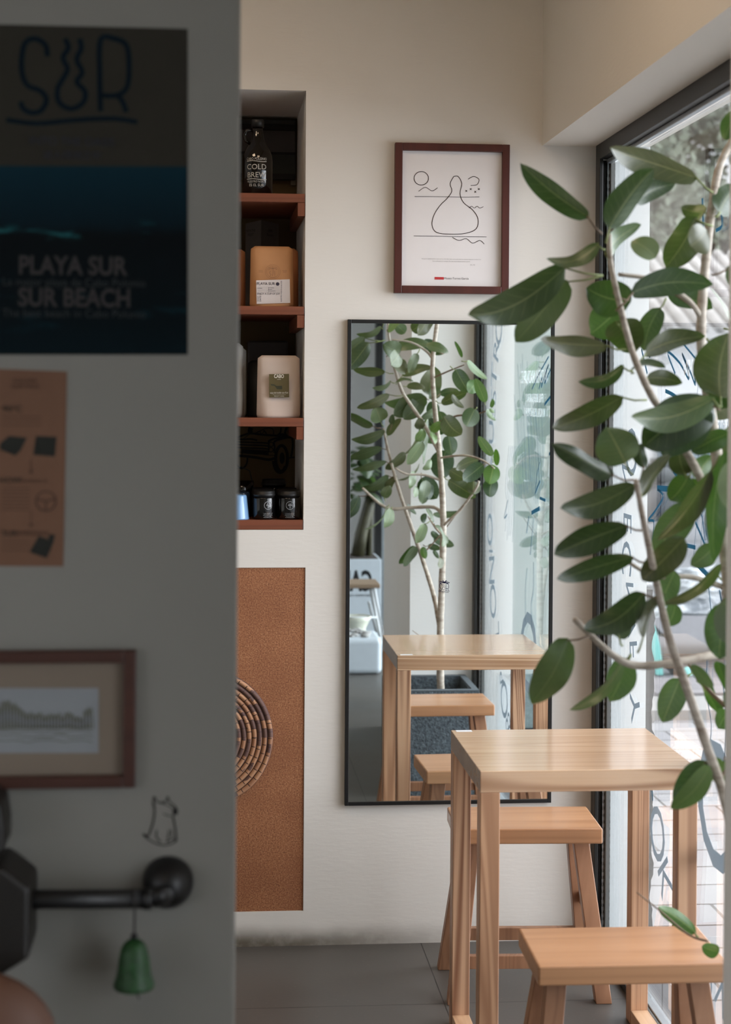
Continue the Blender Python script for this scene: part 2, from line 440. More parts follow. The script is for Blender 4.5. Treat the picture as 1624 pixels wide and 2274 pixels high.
# little SUR sticker with a palm, stuck on the glass
ink = flat('navy ink', (34, 32, 60), .6, spec=.1)
def sur_logo(mp, width_px, palm, wave=True):
    """strokes in a 300x290 design box: x right, y down"""
    b = MB()
    L = []
    L.append([(62, 44), (58, 22), (36, 10), (14, 22), (6, 60), (8, 100), (20, 118), (46, 130), (60, 152), (50, 178), (30, 186), (10, 176), (4, 158)])
    L.append([(96, 8), (104, 30), (92, 52), (102, 76), (92, 104), (82, 128), (88, 158), (112, 166), (136, 158), (142, 130), (128, 108), (138, 84), (128, 58), (140, 34), (130, 8)])
    L.append([(170, 182), (168, 90), (170, 12), (200, 8), (232, 26), (238, 70), (236, 120), (214, 138), (172, 138)])
    L.append([(214, 138), (226, 158), (236, 180)])
    if wave: L.append([(-26, 196), (40, 206), (100, 204), (160, 194), (210, 192), (262, 200)])
    for l in L: b.ribbon([mp(*p) for p in l], width_px, (0, -1, 0))
    if palm:
        for l, w in (([(120, -6), (90, -40), (40, -46), (4, -24)], 1.9), ([(120, -6), (84, -18), (40, -8), (14, 6)], 1.9), ([(126, -6), (150, -50), (190, -70)], 2.0),
                     ([(128, -6), (170, -36), (220, -30), (262, -6)], 1.9), ([(124, -14), (110, -56), (80, -72)], 1.8), ([(130, -2), (180, -12), (232, 6)], 1.9)):
            b.ribbon([mp(*p) for p in l], width_px*w, (0, -1, 0))
    return b
def stk(x, y):
    q = on_y(976 + x*.087, 1295.5 + y*.087, -.0006); return q
lg = sur_logo(stk, .0011, True)
lg2 = text_mb('CABO POLONIO', .0028, on_y(989, 1315.5, -.0006), (1, 0, 0), (0, 0, 1))
merge(lg, lg2).build('palm_sticker', ink, mir)

# ================================================================ picture above the mirror
px0, px1, pz1 = on_y(877.3, 480, -.012).x, on_y(1132, 480, -.012).x, on_y(878, 316, -.012).z
pz0 = on_y(876, 650.3, -.012).z
pic = thing('picture_frame', ((px0+px1)/2, WB, pz0), 'dark red wooden frame holding a white line-drawn poster, hung above the mirror', 'picture')
ft = .0215
f = MB()
f.box(px0, px0+ft, -.012, WB, pz0, pz1).box(px1-ft, px1, -.012, WB, pz0, pz1).box(px0+ft, px1-ft, -.012, WB, pz1-ft, pz1).box(px0+ft, px1-ft, -.012, WB, pz0, pz0+ft)
f.build('frame', dark_red, pic, bevel=.0015)
paper = flat('poster paper', (232, 226, 224), .55, var=.01)
MB().box(px0+ft, px1-ft, .002, WB-.001, pz0+ft, pz1-ft).build('print', paper, pic)
inkb = flat('brown black ink', (40, 28, 24), .6, spec=.1)
def pp(x, y): return on_y(x, y, .0014)
b = MB()
def st(pts, w=.0013): b.ribbon([pp(*p) for p in pts], w*1.35, (0, -1, 0), 4)
# plain abstract line sketch as a stand-in: a ring, two level lines, a vessel-like contour and small marks
st([(936+16*math.cos(a*.5), 396+15*math.sin(a*.5)) for a in range(14)], .0014)
st([(921, 436.5), (980, 437), (1030, 438), (1065, 437.5)], .001)
st([(919, 524), (990, 525), (1081, 526)], .001)
st([(1008, 392), (1000, 408), (1004, 424), (994, 440), (978, 456), (964, 478), (960, 500), (970, 516), (1000, 520), (1035, 518), (1058, 508), (1062, 486), (1050, 466), (1030, 450), (1022, 430), (1026, 408), (1018, 392), (1008, 392)], .0014)
st([(930, 425), (945, 416), (960, 424), (972, 417)], .0011)
st([(1040, 398), (1052, 392), (1064, 398), (1060, 410), (1046, 412)], .0012)
for x, y in ((1036, 424), (1046, 420), (1056, 426), (1064, 420)): st([(x-2, y-2), (x+2, y+2)], .001); st([(x-2, y+2), (x+2, y-2)], .001)
st([(1042, 462), (1048, 458), (1054, 462), (1060, 458), (1066, 462), (1074, 459)], .001)
st([(1005, 527), (1020, 534), (1036, 530), (1050, 540), (1066, 534), (1076, 542)], .0012)
t1 = text_mb('Porque en realidad nuestro norte es el sur. No debe haber norte, para nosotros, sino por oposicion a nuestro Sur.', .0042, pp(1003, 575.5), (1, 0, 0), (0, 0, 1), squeeze=.88)
t2 = text_mb('Esta rectificacion era necesaria. Por esto, ahora sabemos donde estamos.', .0042, pp(1003, 580.5), (1, 0, 0), (0, 0, 1), squeeze=.88)
t3 = text_mb('JTG, 1943', .004, pp(1050, 588.5), (1, 0, 0), (0, 0, 1), squeeze=.85)
b.build('line_drawing', inkb, pic)
merge(t1, t2, t3).build('small_print', flat('faded grey ink', (150, 144, 140), .6), pic)
text_mb('Museo Torres García', .0082, pp(1014, 618.5), (1, 0, 0), (0, 0, 1), squeeze=1.0).build('lettering', flat('grey ink', (92, 86, 84), .6), pic)
MB().add([pp(965.5, 615), pp(986, 615.3), pp(986, 621), pp(965.5, 620.7)], [(3, 2, 1, 0)]).build('red_bar', flat('red print', (190, 48, 48), .6), pic)

# ================================================================ niche : shelves and what stands on them
shelf_w = wood('shelf wood', (132, 74, 48), (112, 60, 38), (74, 36, 22), 'x', 60, .5, .35, 5)
cleat_w = wood('cleat wood', (128, 72, 46), (108, 58, 36), (74, 36, 22), 'z', 60, .5, .3, 8)
SH = [(2.155, 2.130, 2.091), (1.833, 1.809, 1.772), (1.514, 1.489, 1.452), (1.222, 1.1945, None)]
SD = .45
names = ['top reddish wooden shelf of the wall niche, under the dark bottle', 'second reddish wooden niche shelf, carrying the kraft coffee bags',
         'third reddish wooden niche shelf, carrying the white coffee bags', 'lowest reddish wooden niche board, under the black jars and cups']
for (zt, zb, zc), lb in zip(SH, names):
    s_ = thing('wooden_shelf', ((-.24), WB+.15, zb), lb, 'shelf', 'wooden shelves in the wall niche')
    MB().box(-.748, NR-.0015, WB+.001, WB+SD, zb, zt).build('board', shelf_w, s_, bevel=.0015)
    if zc: MB().box(NR-.022, NR-.001, WB+.002, WB+SD, zc, zb-.0005).build('support_cleat', cleat_w, s_, bevel=.001)
BY = WB+ND-.001
# dark unit at the back of the upper bay
du = thing('dark_wall_unit', (-.2, BY, 2.16), 'dark grey panelled unit with black bars at the back of the top bay', 'wall unit')
def bk(x, y, Y=BY-.01): return on_y(x, y, Y)
def bkbox(b, x0, x1, y0, y1, d0, d1):
    a = on_y(x0, y1, WB+ND-d1); c = on_y(x1, y0, WB+ND-d1)
    return b.box(a.x, c.x, WB+ND-d1, WB+ND-d0, a.z, c.z)
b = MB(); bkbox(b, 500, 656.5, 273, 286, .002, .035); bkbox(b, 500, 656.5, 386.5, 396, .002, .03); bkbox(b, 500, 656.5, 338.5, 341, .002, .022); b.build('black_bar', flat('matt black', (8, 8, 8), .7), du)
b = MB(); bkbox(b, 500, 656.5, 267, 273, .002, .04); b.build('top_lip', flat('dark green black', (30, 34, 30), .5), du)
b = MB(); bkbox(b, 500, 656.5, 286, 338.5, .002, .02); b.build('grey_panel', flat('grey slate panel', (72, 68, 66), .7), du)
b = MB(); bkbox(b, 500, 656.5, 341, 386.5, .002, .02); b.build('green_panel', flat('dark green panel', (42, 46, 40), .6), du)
b = MB(); bkbox(b, 646, 657, 396.5, 411, .004, .01); tag(b.build('paper_tag', flat('dim paper', (120, 112, 98), .8)), 'small pale paper tag low on the back of the top bay', 'tag')
# car drawing on the niche back
def cw(x, y): return on_y(520 + x/9.094, 940 + y/9.094, BY-.0015)
b = MB()
def cs(pts, w, n=3): b.ribbon([cw(*p) for p in pts], w/9.094/FPX*5.1, (0, -1, 0), n, .0001*len(b.f) % .0008)
cs([(60, 290), (190, 240), (330, 205), (600, 235), (860, 250), (1090, 280)], 40)
cs([(60, 320), (200, 325), (330, 318), (470, 345)], 34); cs([(330, 205), (190, 310)], 12)
for y in (385, 440, 500): cs([(40, y-12), (300, y), (560, y+8), (690, y+20)], 30)
cs([(150, 560), (400, 580), (700, 595)], 90); cs([(90, 655), (260, 668), (500, 700), (700, 735), (840, 700)], 52)
cs([(60, 575), (170, 590)], 12); cs([(170, 590), (160, 640)], 16)
cs([(520, 620), (640, 640), (860, 650)], 12); cs([(700, 350), (700, 590)], 34); cs([(800, 380), (820, 480), (810, 600)], 34)
cs([(690, 370), (740, 340), (860, 300), (1090, 280)], 40); cs([(800, 380), (900, 330), (1140, 285), (1185, 380), (1180, 520), (1150, 680)], 40); cs([(1110, 700), (1220, 688)], 26)
def ell(cx, cy, rx, ry, w, a0=0, a1=2*PI, n=18): cs([(cx+rx*math.cos(a0+(a1-a0)*i/n), cy+ry*math.sin(a0+(a1-a0)*i/n)) for i in range(n+1)], w, 2)
ell(960, 710, 120, 260, 60); ell(930, 720, 130, 270, 70, .6, 3.0)
b.poly([cw(970+52*math.cos(a*.35), 705+118*math.sin(a*.35)) for a in range(18)][::-1], (0, -.0003, 0))
ell(150, 720, 120, 190, 34, -.4, 2.6); ell(750, 425, 44, 44, 18); ell(745, 535, 44, 44, 18)
cs([(340, 90), (320, 160), (350, 200)], 90); cs([(430, 195), (560, 140), (640, 100), (740, 95), (790, 140), (800, 230)], 14); cs([(600, 140), (660, 215)], 22)
cs([(470, 215), (510, 160), (560, 215), (610, 150)], 14); cs([(880, 240), (940, 180), (945, 90)], 30); cs([(1050, 240), (1030, 180), (1060, 90)], 40); cs([(880, 250), (990, 225), (1090, 275)], 50)
tag(b.build('car_drawing', flat('black wall paint', (6, 6, 6), .8)), 'black line drawing of a vintage car front on the niche back', 'drawing')

# growler bottle
bc = on_y(571, 430, .10); bx_, by_ = bc.x, .10; bz = 2.155
def pz(y, Y=.10): return on_y(571, y, Y).z
rB = (on_y(605.5, 400, .10).x - on_y(538, 400, .10).x)/2
bx_ = (on_y(605.5, 400, .10).x + on_y(538, 400, .10).x)/2
bt = thing('growler_bottle', (bx_, by_, bz), 'dark glass growler bottle lettered in white, on the top niche shelf', 'bottle')
g = Nt('dark amber glass'); g.col(lin((10, 6, 4))); g.rough(.06); g.b.inputs['Specular IOR Level'].default_value = .7; amber = g.m
Hh = pz(266)-bz
pr_ = [(0, .002), (.92, 0), (1, .02), (1, .46), (.96, .53), (.82, .60), (.6, .67), (.44, .74), (.36, .82), (.34, .93), (0, .93)]
MB().lathe([(r*rB, h*Hh) for r, h in pr_], bx_, by_, bz).build('body', amber, bt)
MB().lathe([(0, .9*Hh), (.42*rB, .9*Hh), (.42*rB, .985*Hh), (.38*rB, Hh), (0, Hh)], bx_, by_, bz).build('cap', black, bt)
hx = bx_-.62*rB
MB().tube([(hx+rB*.26, by_, bz+.86*Hh), (hx-.1*rB, by_, bz+.86*Hh), (hx-.24*rB, by_, bz+.79*Hh), (hx-.14*rB, by_, bz+.72*Hh), (hx+.1*rB, by_, bz+.69*Hh)], .0045).build('handle', amber, bt)
def wrap(cx, cy, r, zc, a0=0, sx=1, bias=.0006):
    def f(x, y):
        a = (x*sx + a0)/r; return (cx + (r+bias)*math.sin(a), cy - (r+bias)*math.cos(a), zc + y)
    return f
lab = MB()
for body, s, y, sq in (('CABO POLONIO', .0105, 353, .78), ('COLD', .0215, 371, 1.0), ('BREW', .0215, 389, .98), ('NUESTRO NORTE', .0085, 403.5, .8), ('ES EL SUR', .0105, 411.5, .98)):
    lab = merge(lab, text_mb(body, s, (0, 0, 0), (1, 0, 0), (0, 0, 1), squeeze=sq, wrap=wrap(bx_, by_, rB, on_y(571, y, .06).z, -.004)))
for y in (358, 398):
    w_ = wrap(bx_, by_, rB, on_y(571, y, .06).z, -.004)
    q = MB(); n = 12
    for i in range(n):
        x0, x1 = -.03+.06*i/n, -.03+.06*(i+1)/n; o0, o1 = .0012*math.sin(i*.5), .0012*math.sin((i+1)*.5)
        q.add([w_(x0, o0-.0009), w_(x1, o1-.0009), w_(x1, o1+.0009), w_(x0, o0+.0009)], [(0, 1, 2, 3)])
    lab = merge(lab, q)
lab.build('lettering', flat('white enamel', (190, 186, 178), .6), bt)

# coffee bags
def bag_mb(w, h, d, lean=0., seed=1, top_r=.012):
    rn = random.Random(seed); b = MB(); NV, NU = 22, 8; vs = []; fs = []
    for i in range(NV+1):
        v = i/NV; z = h*v
        hd = d/2*(1-v)**.55 + .0016
        ww = w/2*(1 - .035*v)
        if z > h-top_r: q = (z-(h-top_r))/top_r; ww -= top_r*(1-math.sqrt(max(0, 1-q*q)))
        if v < .04: ww -= .003*(1-v/.04)
        ring = []
        for j in range(NU+1):
            u = -1+2*j/NU
            y = -hd*(1-abs(u)**6*.75) - .004*math.sin(u*2.1+seed)*math.sin(v*5+seed)*(1-v)
            ring.append((ww*u, y, z))
        for j in range(NU+1):
            u = 1-2*j/NU
            y = hd*(1-abs(u)**6*.75)
            ring.append((ww*u, y, z))
        vs += [(p[0], p[1] + lean*p[2], p[2]) for p in ring]
    n = 2*(NU+1)
    for i in range(NV):
        for k in range(n): fs.append((i*n+k, i*n+(k+1) % n, (i+1)*n+(k+1) % n, (i+1)*n+k))
    fs.append(tuple(range(n))[::-1]); fs.append(tuple(NV*n+k for k in range(n)))
    b.add(vs, fs, smooth=True); return b
kraft = flat('kraft paper', (196, 142, 96), .7, var=.07, scale=14, bump=.5)
kraft_b = flat('brown kraft paper', (170, 112, 72), .7, var=.07, scale=14, bump=.5)
whitebag = flat('white matte foil', (214, 196, 184), .5, var=.04, scale=9, bump=.7)
greybag = flat('white foil', (190, 188, 182), .4, var=.04, scale=9, bump=.6)
darkbag = flat('black matte foil', (16, 16, 14), .5, var=.04)
lbl = flat('label paper', (214, 204, 200), .6, var=.01)
inkd = flat('dark label ink', (50, 42, 58), .6)
def rot_to(b, x, y, z, a=0):
    c, s = math.cos(a), math.sin(a)
    return b.warp(lambda p: (x + p.x*c - p.y*s, y + p.x*s + p.y*c, z + p.z))
def bag(px_l, px_r, py_t, zbase, Y, mat, label, name='coffee_bag', d=.055, a=0., seed=1, group=None):
    x0, x1 = on_y(px_l, py_t, Y-d/2).x, on_y(px_r, py_t, Y-d/2).x; h = on_y(px_l, py_t, Y).z - zbase
    t = thing(name, ((x0+x1)/2, Y, zbase), label, 'coffee bag', group)
    rot_to(bag_mb(x1-x0, h, d, 0, seed), (x0+x1)/2, Y, zbase, a).build('pouch', mat, t)
    return t, (x0+x1)/2, h
KB = 'coffee bags standing on the niche shelves'
t, kx, kh = bag(556, 653.5, 546.5, 1.833, .075, kraft, 'tan kraft coffee bag with a white printed label, front of the second shelf', seed=3, group=KB)
def kp(x, y, Y=.0435): return on_y(520 + x/9.553, 480 + y/9.553, Y)
MB().add([kp(468, 1362), kp(1182, 1340), kp(1192, 1840), kp(480, 1862)], [(3, 2, 1, 0)]).build('paper_label', lbl, t)
LY = .0428
q = MB()
for body, s, x, y, sq, al in (('PLAYA SUR', .0115, 674, 1435, .92, 'CENTER'), ('ENJOY A CUP OF JOY', .0072, 732, 1648, .95, 'CENTER'), ('WASHED', .0035, 545, 1530, 1, 'CENTER'), ('CATURRA', .0035, 790, 1522, 1, 'CENTER'), ('HONEY', .0032, 770, 1558, 1, 'CENTER'), ('CHOCOLATE', .0032, 805, 1590, 1, 'CENTER')):
    q = merge(q, text_mb(body, s, kp(x, y, LY), (1, 0, .01), (0, 0, 1), al, sq))
for body, x, y, s in (('ROAST', 512, 1750, .005), ('DATE', 560, 1750, .0068), ('NUESTRO NORTE ES EL SUR', 1005, 1595, .0048)):
    q = merge(q, text_mb(body, s, kp(x, y, LY), (0, 0, 1), (-1, 0, 0)))
for y in (1505, 1545, 1580, 1612): q.ribbon([kp(495, y, LY), kp(975, y-2, LY)], .0004, (0, -1, 0), 1)
q.ribbon([kp(730, 1500, LY), kp(730, 1612, LY)], .0004, (0, -1, 0), 1)
q.poly([kp(925+38*math.cos(a*.4), 1440+38*math.sin(a*.4), LY) for a in range(16)][::-1])
q.build('label_print', inkd, t)
q = MB()
for r in (160, 130): q.ribbon([kp(822+r*math.cos(a*PI/12), 1180+r*math.sin(a*PI/12)*.95, .044) for a in range(25)], .0006, (0, -1, 0), 1)
for l in ([(822, 1110), (780, 1090), (735, 1105)], [(822, 1115), (760, 1115), (730, 1145)], [(822, 1110), (860, 1090), (905, 1105)], [(822, 1115), (880, 1115), (915, 1140)], [(822, 1110), (822, 1065)], [(822, 1115), (830, 1180), (815, 1270)], [(770, 1160), (755, 1210), (785, 1240), (760, 1270)], [(860, 1160), (865, 1260)], [(750, 1285), (822, 1300), (890, 1285)]):
    q.ribbon([kp(*p, .044) for p in l], .0011, (0, -1, 0), 3)
q = merge(q, text_mb('SINGLE\nORIGIN', .0038, kp(565, 1172, .044), (1, 0, 0), (0, 0, 1)), text_mb('WHOLE\nBEAN', .0038, kp(1075, 1172, .044), (1, 0, 0), (0, 0, 1)))
q.build('palm_stamp', flat('brown stamp ink', (140, 96, 66), .7), t)
bag(480, 546.5, 553, 1.833, .16, kraft_b, 'brown kraft bag half hidden at the left end of the second shelf', seed=5, group=KB)
bag(590, 664.5, 551, 1.833, .17, kraft_b, 'brown kraft bag behind the tan one, right end of the second shelf', seed=8, group=KB)
t, wx_, wh_ = bag(571.5, 668.5, 789, 1.514, .075, whitebag, 'white coffee bag with a square olive label, front of the third shelf', seed=2, group=KB)
def wp(x, y, Y=.0438): return on_y(520 + x/9.553, 740 + y/9.553, Y)
olive = flat('olive label', (88, 76, 40), .6)
MB().add([wp(742, 868), wp(1166, 862), wp(1170, 1360), wp(745, 1363)], [(3, 2, 1, 0)]).build('olive_label', olive, t)
text_mb('CABO', .0145, wp(953, 915, .0432), (1, 0, 0), (0, 0, 1), squeeze=.72, off=.0005).build('brand_lettering', flat('cream label ink', (222, 214, 200), .6), t)
q = merge(text_mb('COFFEE', .0032, wp(953, 982, .0432), (1, 0, 0), (0, 0, 1)),
          text_mb('enjoy this humble cup of joy', .0075, wp(955, 1262, .0432), (1, 0, .03), (0, 0, 1), squeeze=.6), text_mb('SPECIALTY COFFEE', .0034, wp(955, 1336, .0432), (1, 0, 0), (0, 0, 1)))
q.ribbon([wp(820, 1302, .0432), wp(1100, 1302, .0432)], .0004, (0, -1, 0), 1)
q.build('label_print', flat('cream label ink', (222, 214, 200), .6), t)
MB().add([wp(*p, .0434) for p in ((775, 1075), (850, 1085), (900, 1120), (1020, 1115), (1020, 1190), (910, 1185), (860, 1115), (790, 1110))], [tuple(range(8))[::-1]]).build('label_picture', flat('dark olive print', (54, 54, 32), .6), t)
bag(468, 543, 761.5, 1.514, .13, greybag, 'pale grey foil bag at the left end of the third shelf', seed=6, a=.25, group=KB)
bag(497, 548.5, 771, 1.514, .19, greybag, 'pale foil bag tucked behind the left bag, third shelf', seed=9, a=.1, group=KB)
bag(550, 640, 800, 1.514, .18, darkbag, 'black foil bag behind the white one, third shelf', seed=4, a=-.15, group=KB)
# white printed cartons behind the kraft bags, their shade put into a grey colour
ct = flat('shaded white carton', (92, 86, 80), .8)
t = thing('display_carton', (.1, .33, 1.833), 'folded white card sheet coloured grey for shade, with faint print, at the back of the second bay', 'card')
a_ = on_y(546, 492, .34); c_ = on_y(619, 700, .34); mdx = on_y(580, 600, .31).x
b = MB().add([(a_.x, .36, 1.8335), (mdx, .315, 1.8335), (c_.x, .36, 1.8335), (c_.x, .36, a_.z-.004), (mdx, .315, a_.z+.003), (a_.x, .36, a_.z-.004),
              (a_.x, .363, 1.8335), (mdx, .318, 1.8335), (c_.x, .363, 1.8335), (c_.x, .363, a_.z-.004), (mdx, .318, a_.z+.003), (a_.x, .363, a_.z-.004)],
             [(0, 1, 4, 5), (1, 2, 3, 4), (7, 6, 11, 10), (8, 7, 10, 9)])
b.build('card', ct, t, smooth=False)
text_mb('WITH THE\nPRESET', .012, ((a_.x+mdx)/2-.008, .333, a_.z-.035), (1, -1.1, 0), (0, 0, 1), squeeze=.7).build('print', flat('dull black ink', (20, 18, 18), .8), t)
(text_mb('OPEN\nThe door', .012, ((c_.x+mdx)/2, .333, a_.z-.035), (1, 1.1, 0), (0, 0, 1), squeeze=.7)).build('print', flat('dull black ink', (20, 18, 18), .8), t)
# plastic wrapped pack behind the white bag
b = MB().box(on_y(550, 760, .38).x, on_y(640, 760, .38).x, .38, .42, 1.515, on_y(600, 757, .38).z)
tag(b.build('dark_package', flat('dim dark wrap', (62, 58, 58), .5), bevel=.006), 'dark wrapped package at the back of the third bay', 'package')

# black jars with palm print
JZ = 1.222
jx = [( (562+611)/2, .055, 611-562), ((613+668.5)/2, .055, 668.5-613)]
jb = flat('black glazed jar', (9, 9, 10), .12, spec=.8, var=0.01)
jl = flat('black plastic lid', (16, 16, 16), .5, var=.01)
jp = flat('grey white print', (150, 152, 154), .6)
ra = (on_y(668.5, 1130, .05).x - on_y(616, 1130, .05).x)/2
def make_jar(x, y, ang, label):
    t = thing('lidded_jar', (x, y, JZ), label, 'jar', 'black lidded jars on the lowest niche board')
    h = .0815
    MB().lathe([(0, 0), (ra*.9, 0), (ra*.99, .004), (ra*.99, h*.74), (ra*.96, h*.77), (0, h*.77)], x, y, JZ, 36).build('jar_body', jb, t)
    MB().lathe([(0, h*.765), (ra*.9, h*.765), (ra*.9, h*.81), (ra*.97, h*.815), (ra*.97, h*.90), (ra*.93, h*.91), (ra*.93, h*.985), (ra*.88, h), (0, h)], x, y, JZ, 36).build('lid', jl, t)
    w_ = wrap(x, y, ra, JZ, ang)
    q = MB(); r = .0118
    for i in range(24):
        a0, a1 = i*PI/12, (i+1)*PI/12
        q.add([w_(r*math.cos(a0), .041+r*math.sin(a0)), w_(r*math.cos(a1), .041+r*math.sin(a1)), w_(r*.9*math.cos(a1), .041+r*.9*math.sin(a1)), w_(r*.9*math.cos(a0), .041+r*.9*math.sin(a0))], [(3, 2, 1, 0)])
    for dx, dz in ((-.006, .0015), (.006, .0015), (-.004, .0055), (.004, .0055), (-.006, -.001), (.006, -.001)):
        q.add([w_(0, .0425), w_(dx*.6, .0435+dz), w_(dx, .0405+dz), w_(dx*.5, .0415+dz*.6)], [(0, 1, 2, 3), (3, 2, 1, 0)])
    q.add([w_(-.0008, .033), w_(.0008, .033), w_(.0008, .043), w_(-.0008, .043)], [(0, 1, 2, 3)])
    for i, s_ in enumerate(('To share the warm coffee', 'among friends at home', 'Please keep the beans dry', 'and out of sunlight', 'Brewed slowly by hand')):
        q = merge(q, text_mb(s_, .0028, (0, 0, 0), (1, 0, 0), (0, 0, 1), squeeze=1.0, wrap=wrap(x, y, ra, JZ+.0185-i*.003, ang)))
    q.build('palm_print', jp, t)
    return t
gx = [on_y(586.5, 1120, .055).x, on_y(641.5, 1120, .055).x]
j1 = make_jar(gx[0], .056, .011, 'black lidded jar with a palm print, front row beside the blue cup')
j2 = make_jar(gx[1], .056, .002, 'black lidded jar with a palm print, front row at the right edge')
for x, y, lb in ((gx[0]-.001, .128, 'black jar directly behind the left front jar'), (gx[1]-.001, .128, 'black jar directly behind the right front jar'),
                 (gx[0]+.002, .2, 'black jar at the back left of the jar group'), (gx[1]-.002, .2, 'black jar at the back right of the jar group')):
    c = copy_tree(j1); c.location = (x, y, JZ); c['label'] = lb + ', lowest niche board'
    for ch in list(c.children):
        if ch.name.startswith('palm_print'): bpy.data.objects.remove(ch)
c = copy_tree(j1); c.location = ((gx[0]+gx[1])/2, .256, JZ+.0); c.scale = (1.1, 1.1, 1.28); c['label'] = 'taller black canister behind all the jars, lowest niche board'; c['category'] = 'canister'
del c['group']
for ch in list(c.children):
    if ch.name.startswith('palm_print'): bpy.data.objects.remove(ch)
c.name = 'canister'
# cups
def cup(pl, pr, pt, Y, mat, label, taper=.82):
    xr = on_y(pr, 1150, Y).x; r = .036; x = xr - r; h = on_y(pr, pt, Y).z - JZ
    t = MB().lathe([(0, 0), (r, 0), (r, .003), (r*taper, h-.004), (r*taper-.003, h), (r*taper*.7, h), (r*taper*.66, h-.002), (0, h-.002)], x, Y, JZ, 40).build('cup', mat)
    return tag(t, label, 'cup', 'upturned cups on the lowest niche board')
cup(0, 553.5, 1098.5, .05, flat('sky blue glaze', (120, 158, 196), .18, spec=.7, var=.02), 'sky blue cup standing upside down beside the jars', .8)
cup(0, 558, 1092, .13, flat('navy glaze', (36, 48, 62), .18, spec=.7, var=.02), 'dark blue cup standing upside down behind the sky blue one', .88)
t = thing('lidded_pot', (on_y(538, 1150, .24).x, .24, JZ), 'black pot with a thin wire handle behind the cups in the niche', 'pot')
cx_ = on_y(535, 1100, .24).x
MB().lathe([(0, 0), (.036, 0), (.04, .07), (.038, .1), (0, .1)], cx_, .24, JZ).build('pot_body', jb, t)
MB().tube([(cx_-.036, .24, JZ+.1), (cx_-.03, .24, JZ+.13), (cx_, .24, JZ+.142), (cx_+.026, .24, JZ+.13), (cx_+.033, .24, JZ+.1)], .0016).build('wire_handle', black, t)

# ================================================================ brown board and woven plate
def board_mat():
    k = Nt('brown particle board'); v = k.coord('Object')
    n1 = k.noise(v, 260, 3, .6); n2 = k.noise(v, 6, 3); n3 = k.noise(k.coord('Object', (1, 1, 1)), 70, 4, .75, 3.5)
    c = k.ramp(n1, [(.3, lin((104, 62, 36))), (.52, lin((158, 102, 66))), (.75, lin((192, 142, 100)))])
    c = k.mix(k.maprange(n3, .62, .66, 0, .6), c, lin((196, 150, 106)))
    c = k.mix(k.maprange(n3, .36, .30, 0, .7), c, lin((66, 36, 22)))
    c = k.mix(k.maprange(n2, .35, .65, 0, .28), c, lin((112, 62, 34)))
    k.col(c); k.rough(.7); k.bump(n1, .2, .001); return k.m
tag(MB().box(-.748, PR_-.0008, WB+.003, WB+.018, PB_+.0008, PT_-.0008).build('particle_board', board_mat()), 'speckled brown particle board panel set flush in the white wall below the niche', 'board')
# coiled plate
pc = on_y(455, 1641, -.005); PRr = on_y(607, 1641, -.005).x - pc.x
def plate_mat():
    k = Nt('coiled palm weave'); tc = k.add('ShaderNodeUVMap'); tc.uv_map = 'uv'
    br = k.add('ShaderNodeTexBrick'); k.link(tc.outputs[0], br.inputs['Vector'])
    br.offset = .37; br.inputs['Scale'].default_value = 1; br.inputs['Mortar Size'].default_value = .06
    br.inputs['Brick Width'].default_value = 1.25; br.inputs['Row Height'].default_value = 1.0; br.inputs['Bias'].default_value = -.2
    br.inputs['Color1'].default_value = (*lin((190, 142, 106)), 1); br.inputs['Color2'].default_value = (*lin((156, 108, 78)), 1); br.inputs['Mortar'].default_value = (*lin((44, 30, 26)), 1)
    mp = k.add('ShaderNodeMapping'); mp.inputs['Scale'].default_value = (.8, 1, 1); k.link(tc.outputs[0], mp.inputs[0])
    fl_ = k.add('ShaderNodeVectorMath', operation='FLOOR'); k.link(mp.outputs[0], fl_.inputs[0]); wn = k.add('ShaderNodeTexWhiteNoise'); k.link(fl_.outputs[0], wn.inputs['Vector'])
    n = k.noise(mp.outputs[0], .35, 2); d = k.math('MULTIPLY', k.math('GREATER_THAN', k.math('ADD', wn.outputs['Value'], n), 1.12), .85)
    c = k.mix(d, br.outputs['Color'], lin((70, 54, 58)))
    mp2 = k.add('ShaderNodeMapping'); mp2.inputs['Scale'].default_value = (.6, 9, 1); k.link(tc.outputs[0], mp2.inputs[0])
    s_ = k.noise(mp2.outputs[0], 1.5, 2); c = k.mix(k.math('MULTIPLY', s_, .35), c, lin((100, 64, 46)))
    k.col(c); k.rough(.75); k.bump(br.outputs['Fac'], -.6, .002); return k.m
b = MB(); rings = 13; rw = PRr/rings; ns = 96; vs = []; uvs = []; rows = []
for i in range(rings):
    for j in range(5):
        fz = j/4; r = (i+fz)*rw; hgt = .004 + .0052*math.sin(PI*fz) + .004*(i/rings)**2
        rows.append((r, hgt, i+fz))
rows.append((rings*rw, 0.0005, rings))
for r, hgt, vv in rows:
    for k_ in range(ns+1):
        a = 2*PI*k_/ns; vs.append((pc.x+r*math.cos(a), .0155-hgt, pc.z+r*math.sin(a))); uvs.append((a/(2*PI)*max(6, 2*PI*max(int(vv), 1)*.62*1.25) , vv))
fs = [(i*(ns+1)+k_, i*(ns+1)+k_+1, (i+1)*(ns+1)+k_+1, (i+1)*(ns+1)+k_) for i in range(len(rows)-1) for k_ in range(ns)]
b.add(vs, fs, uvs, smooth=True)
tag(b.build('woven_plate', plate_mat()), 'round coiled woven plate in tan and dark fibre hung on the brown board', 'woven plate')
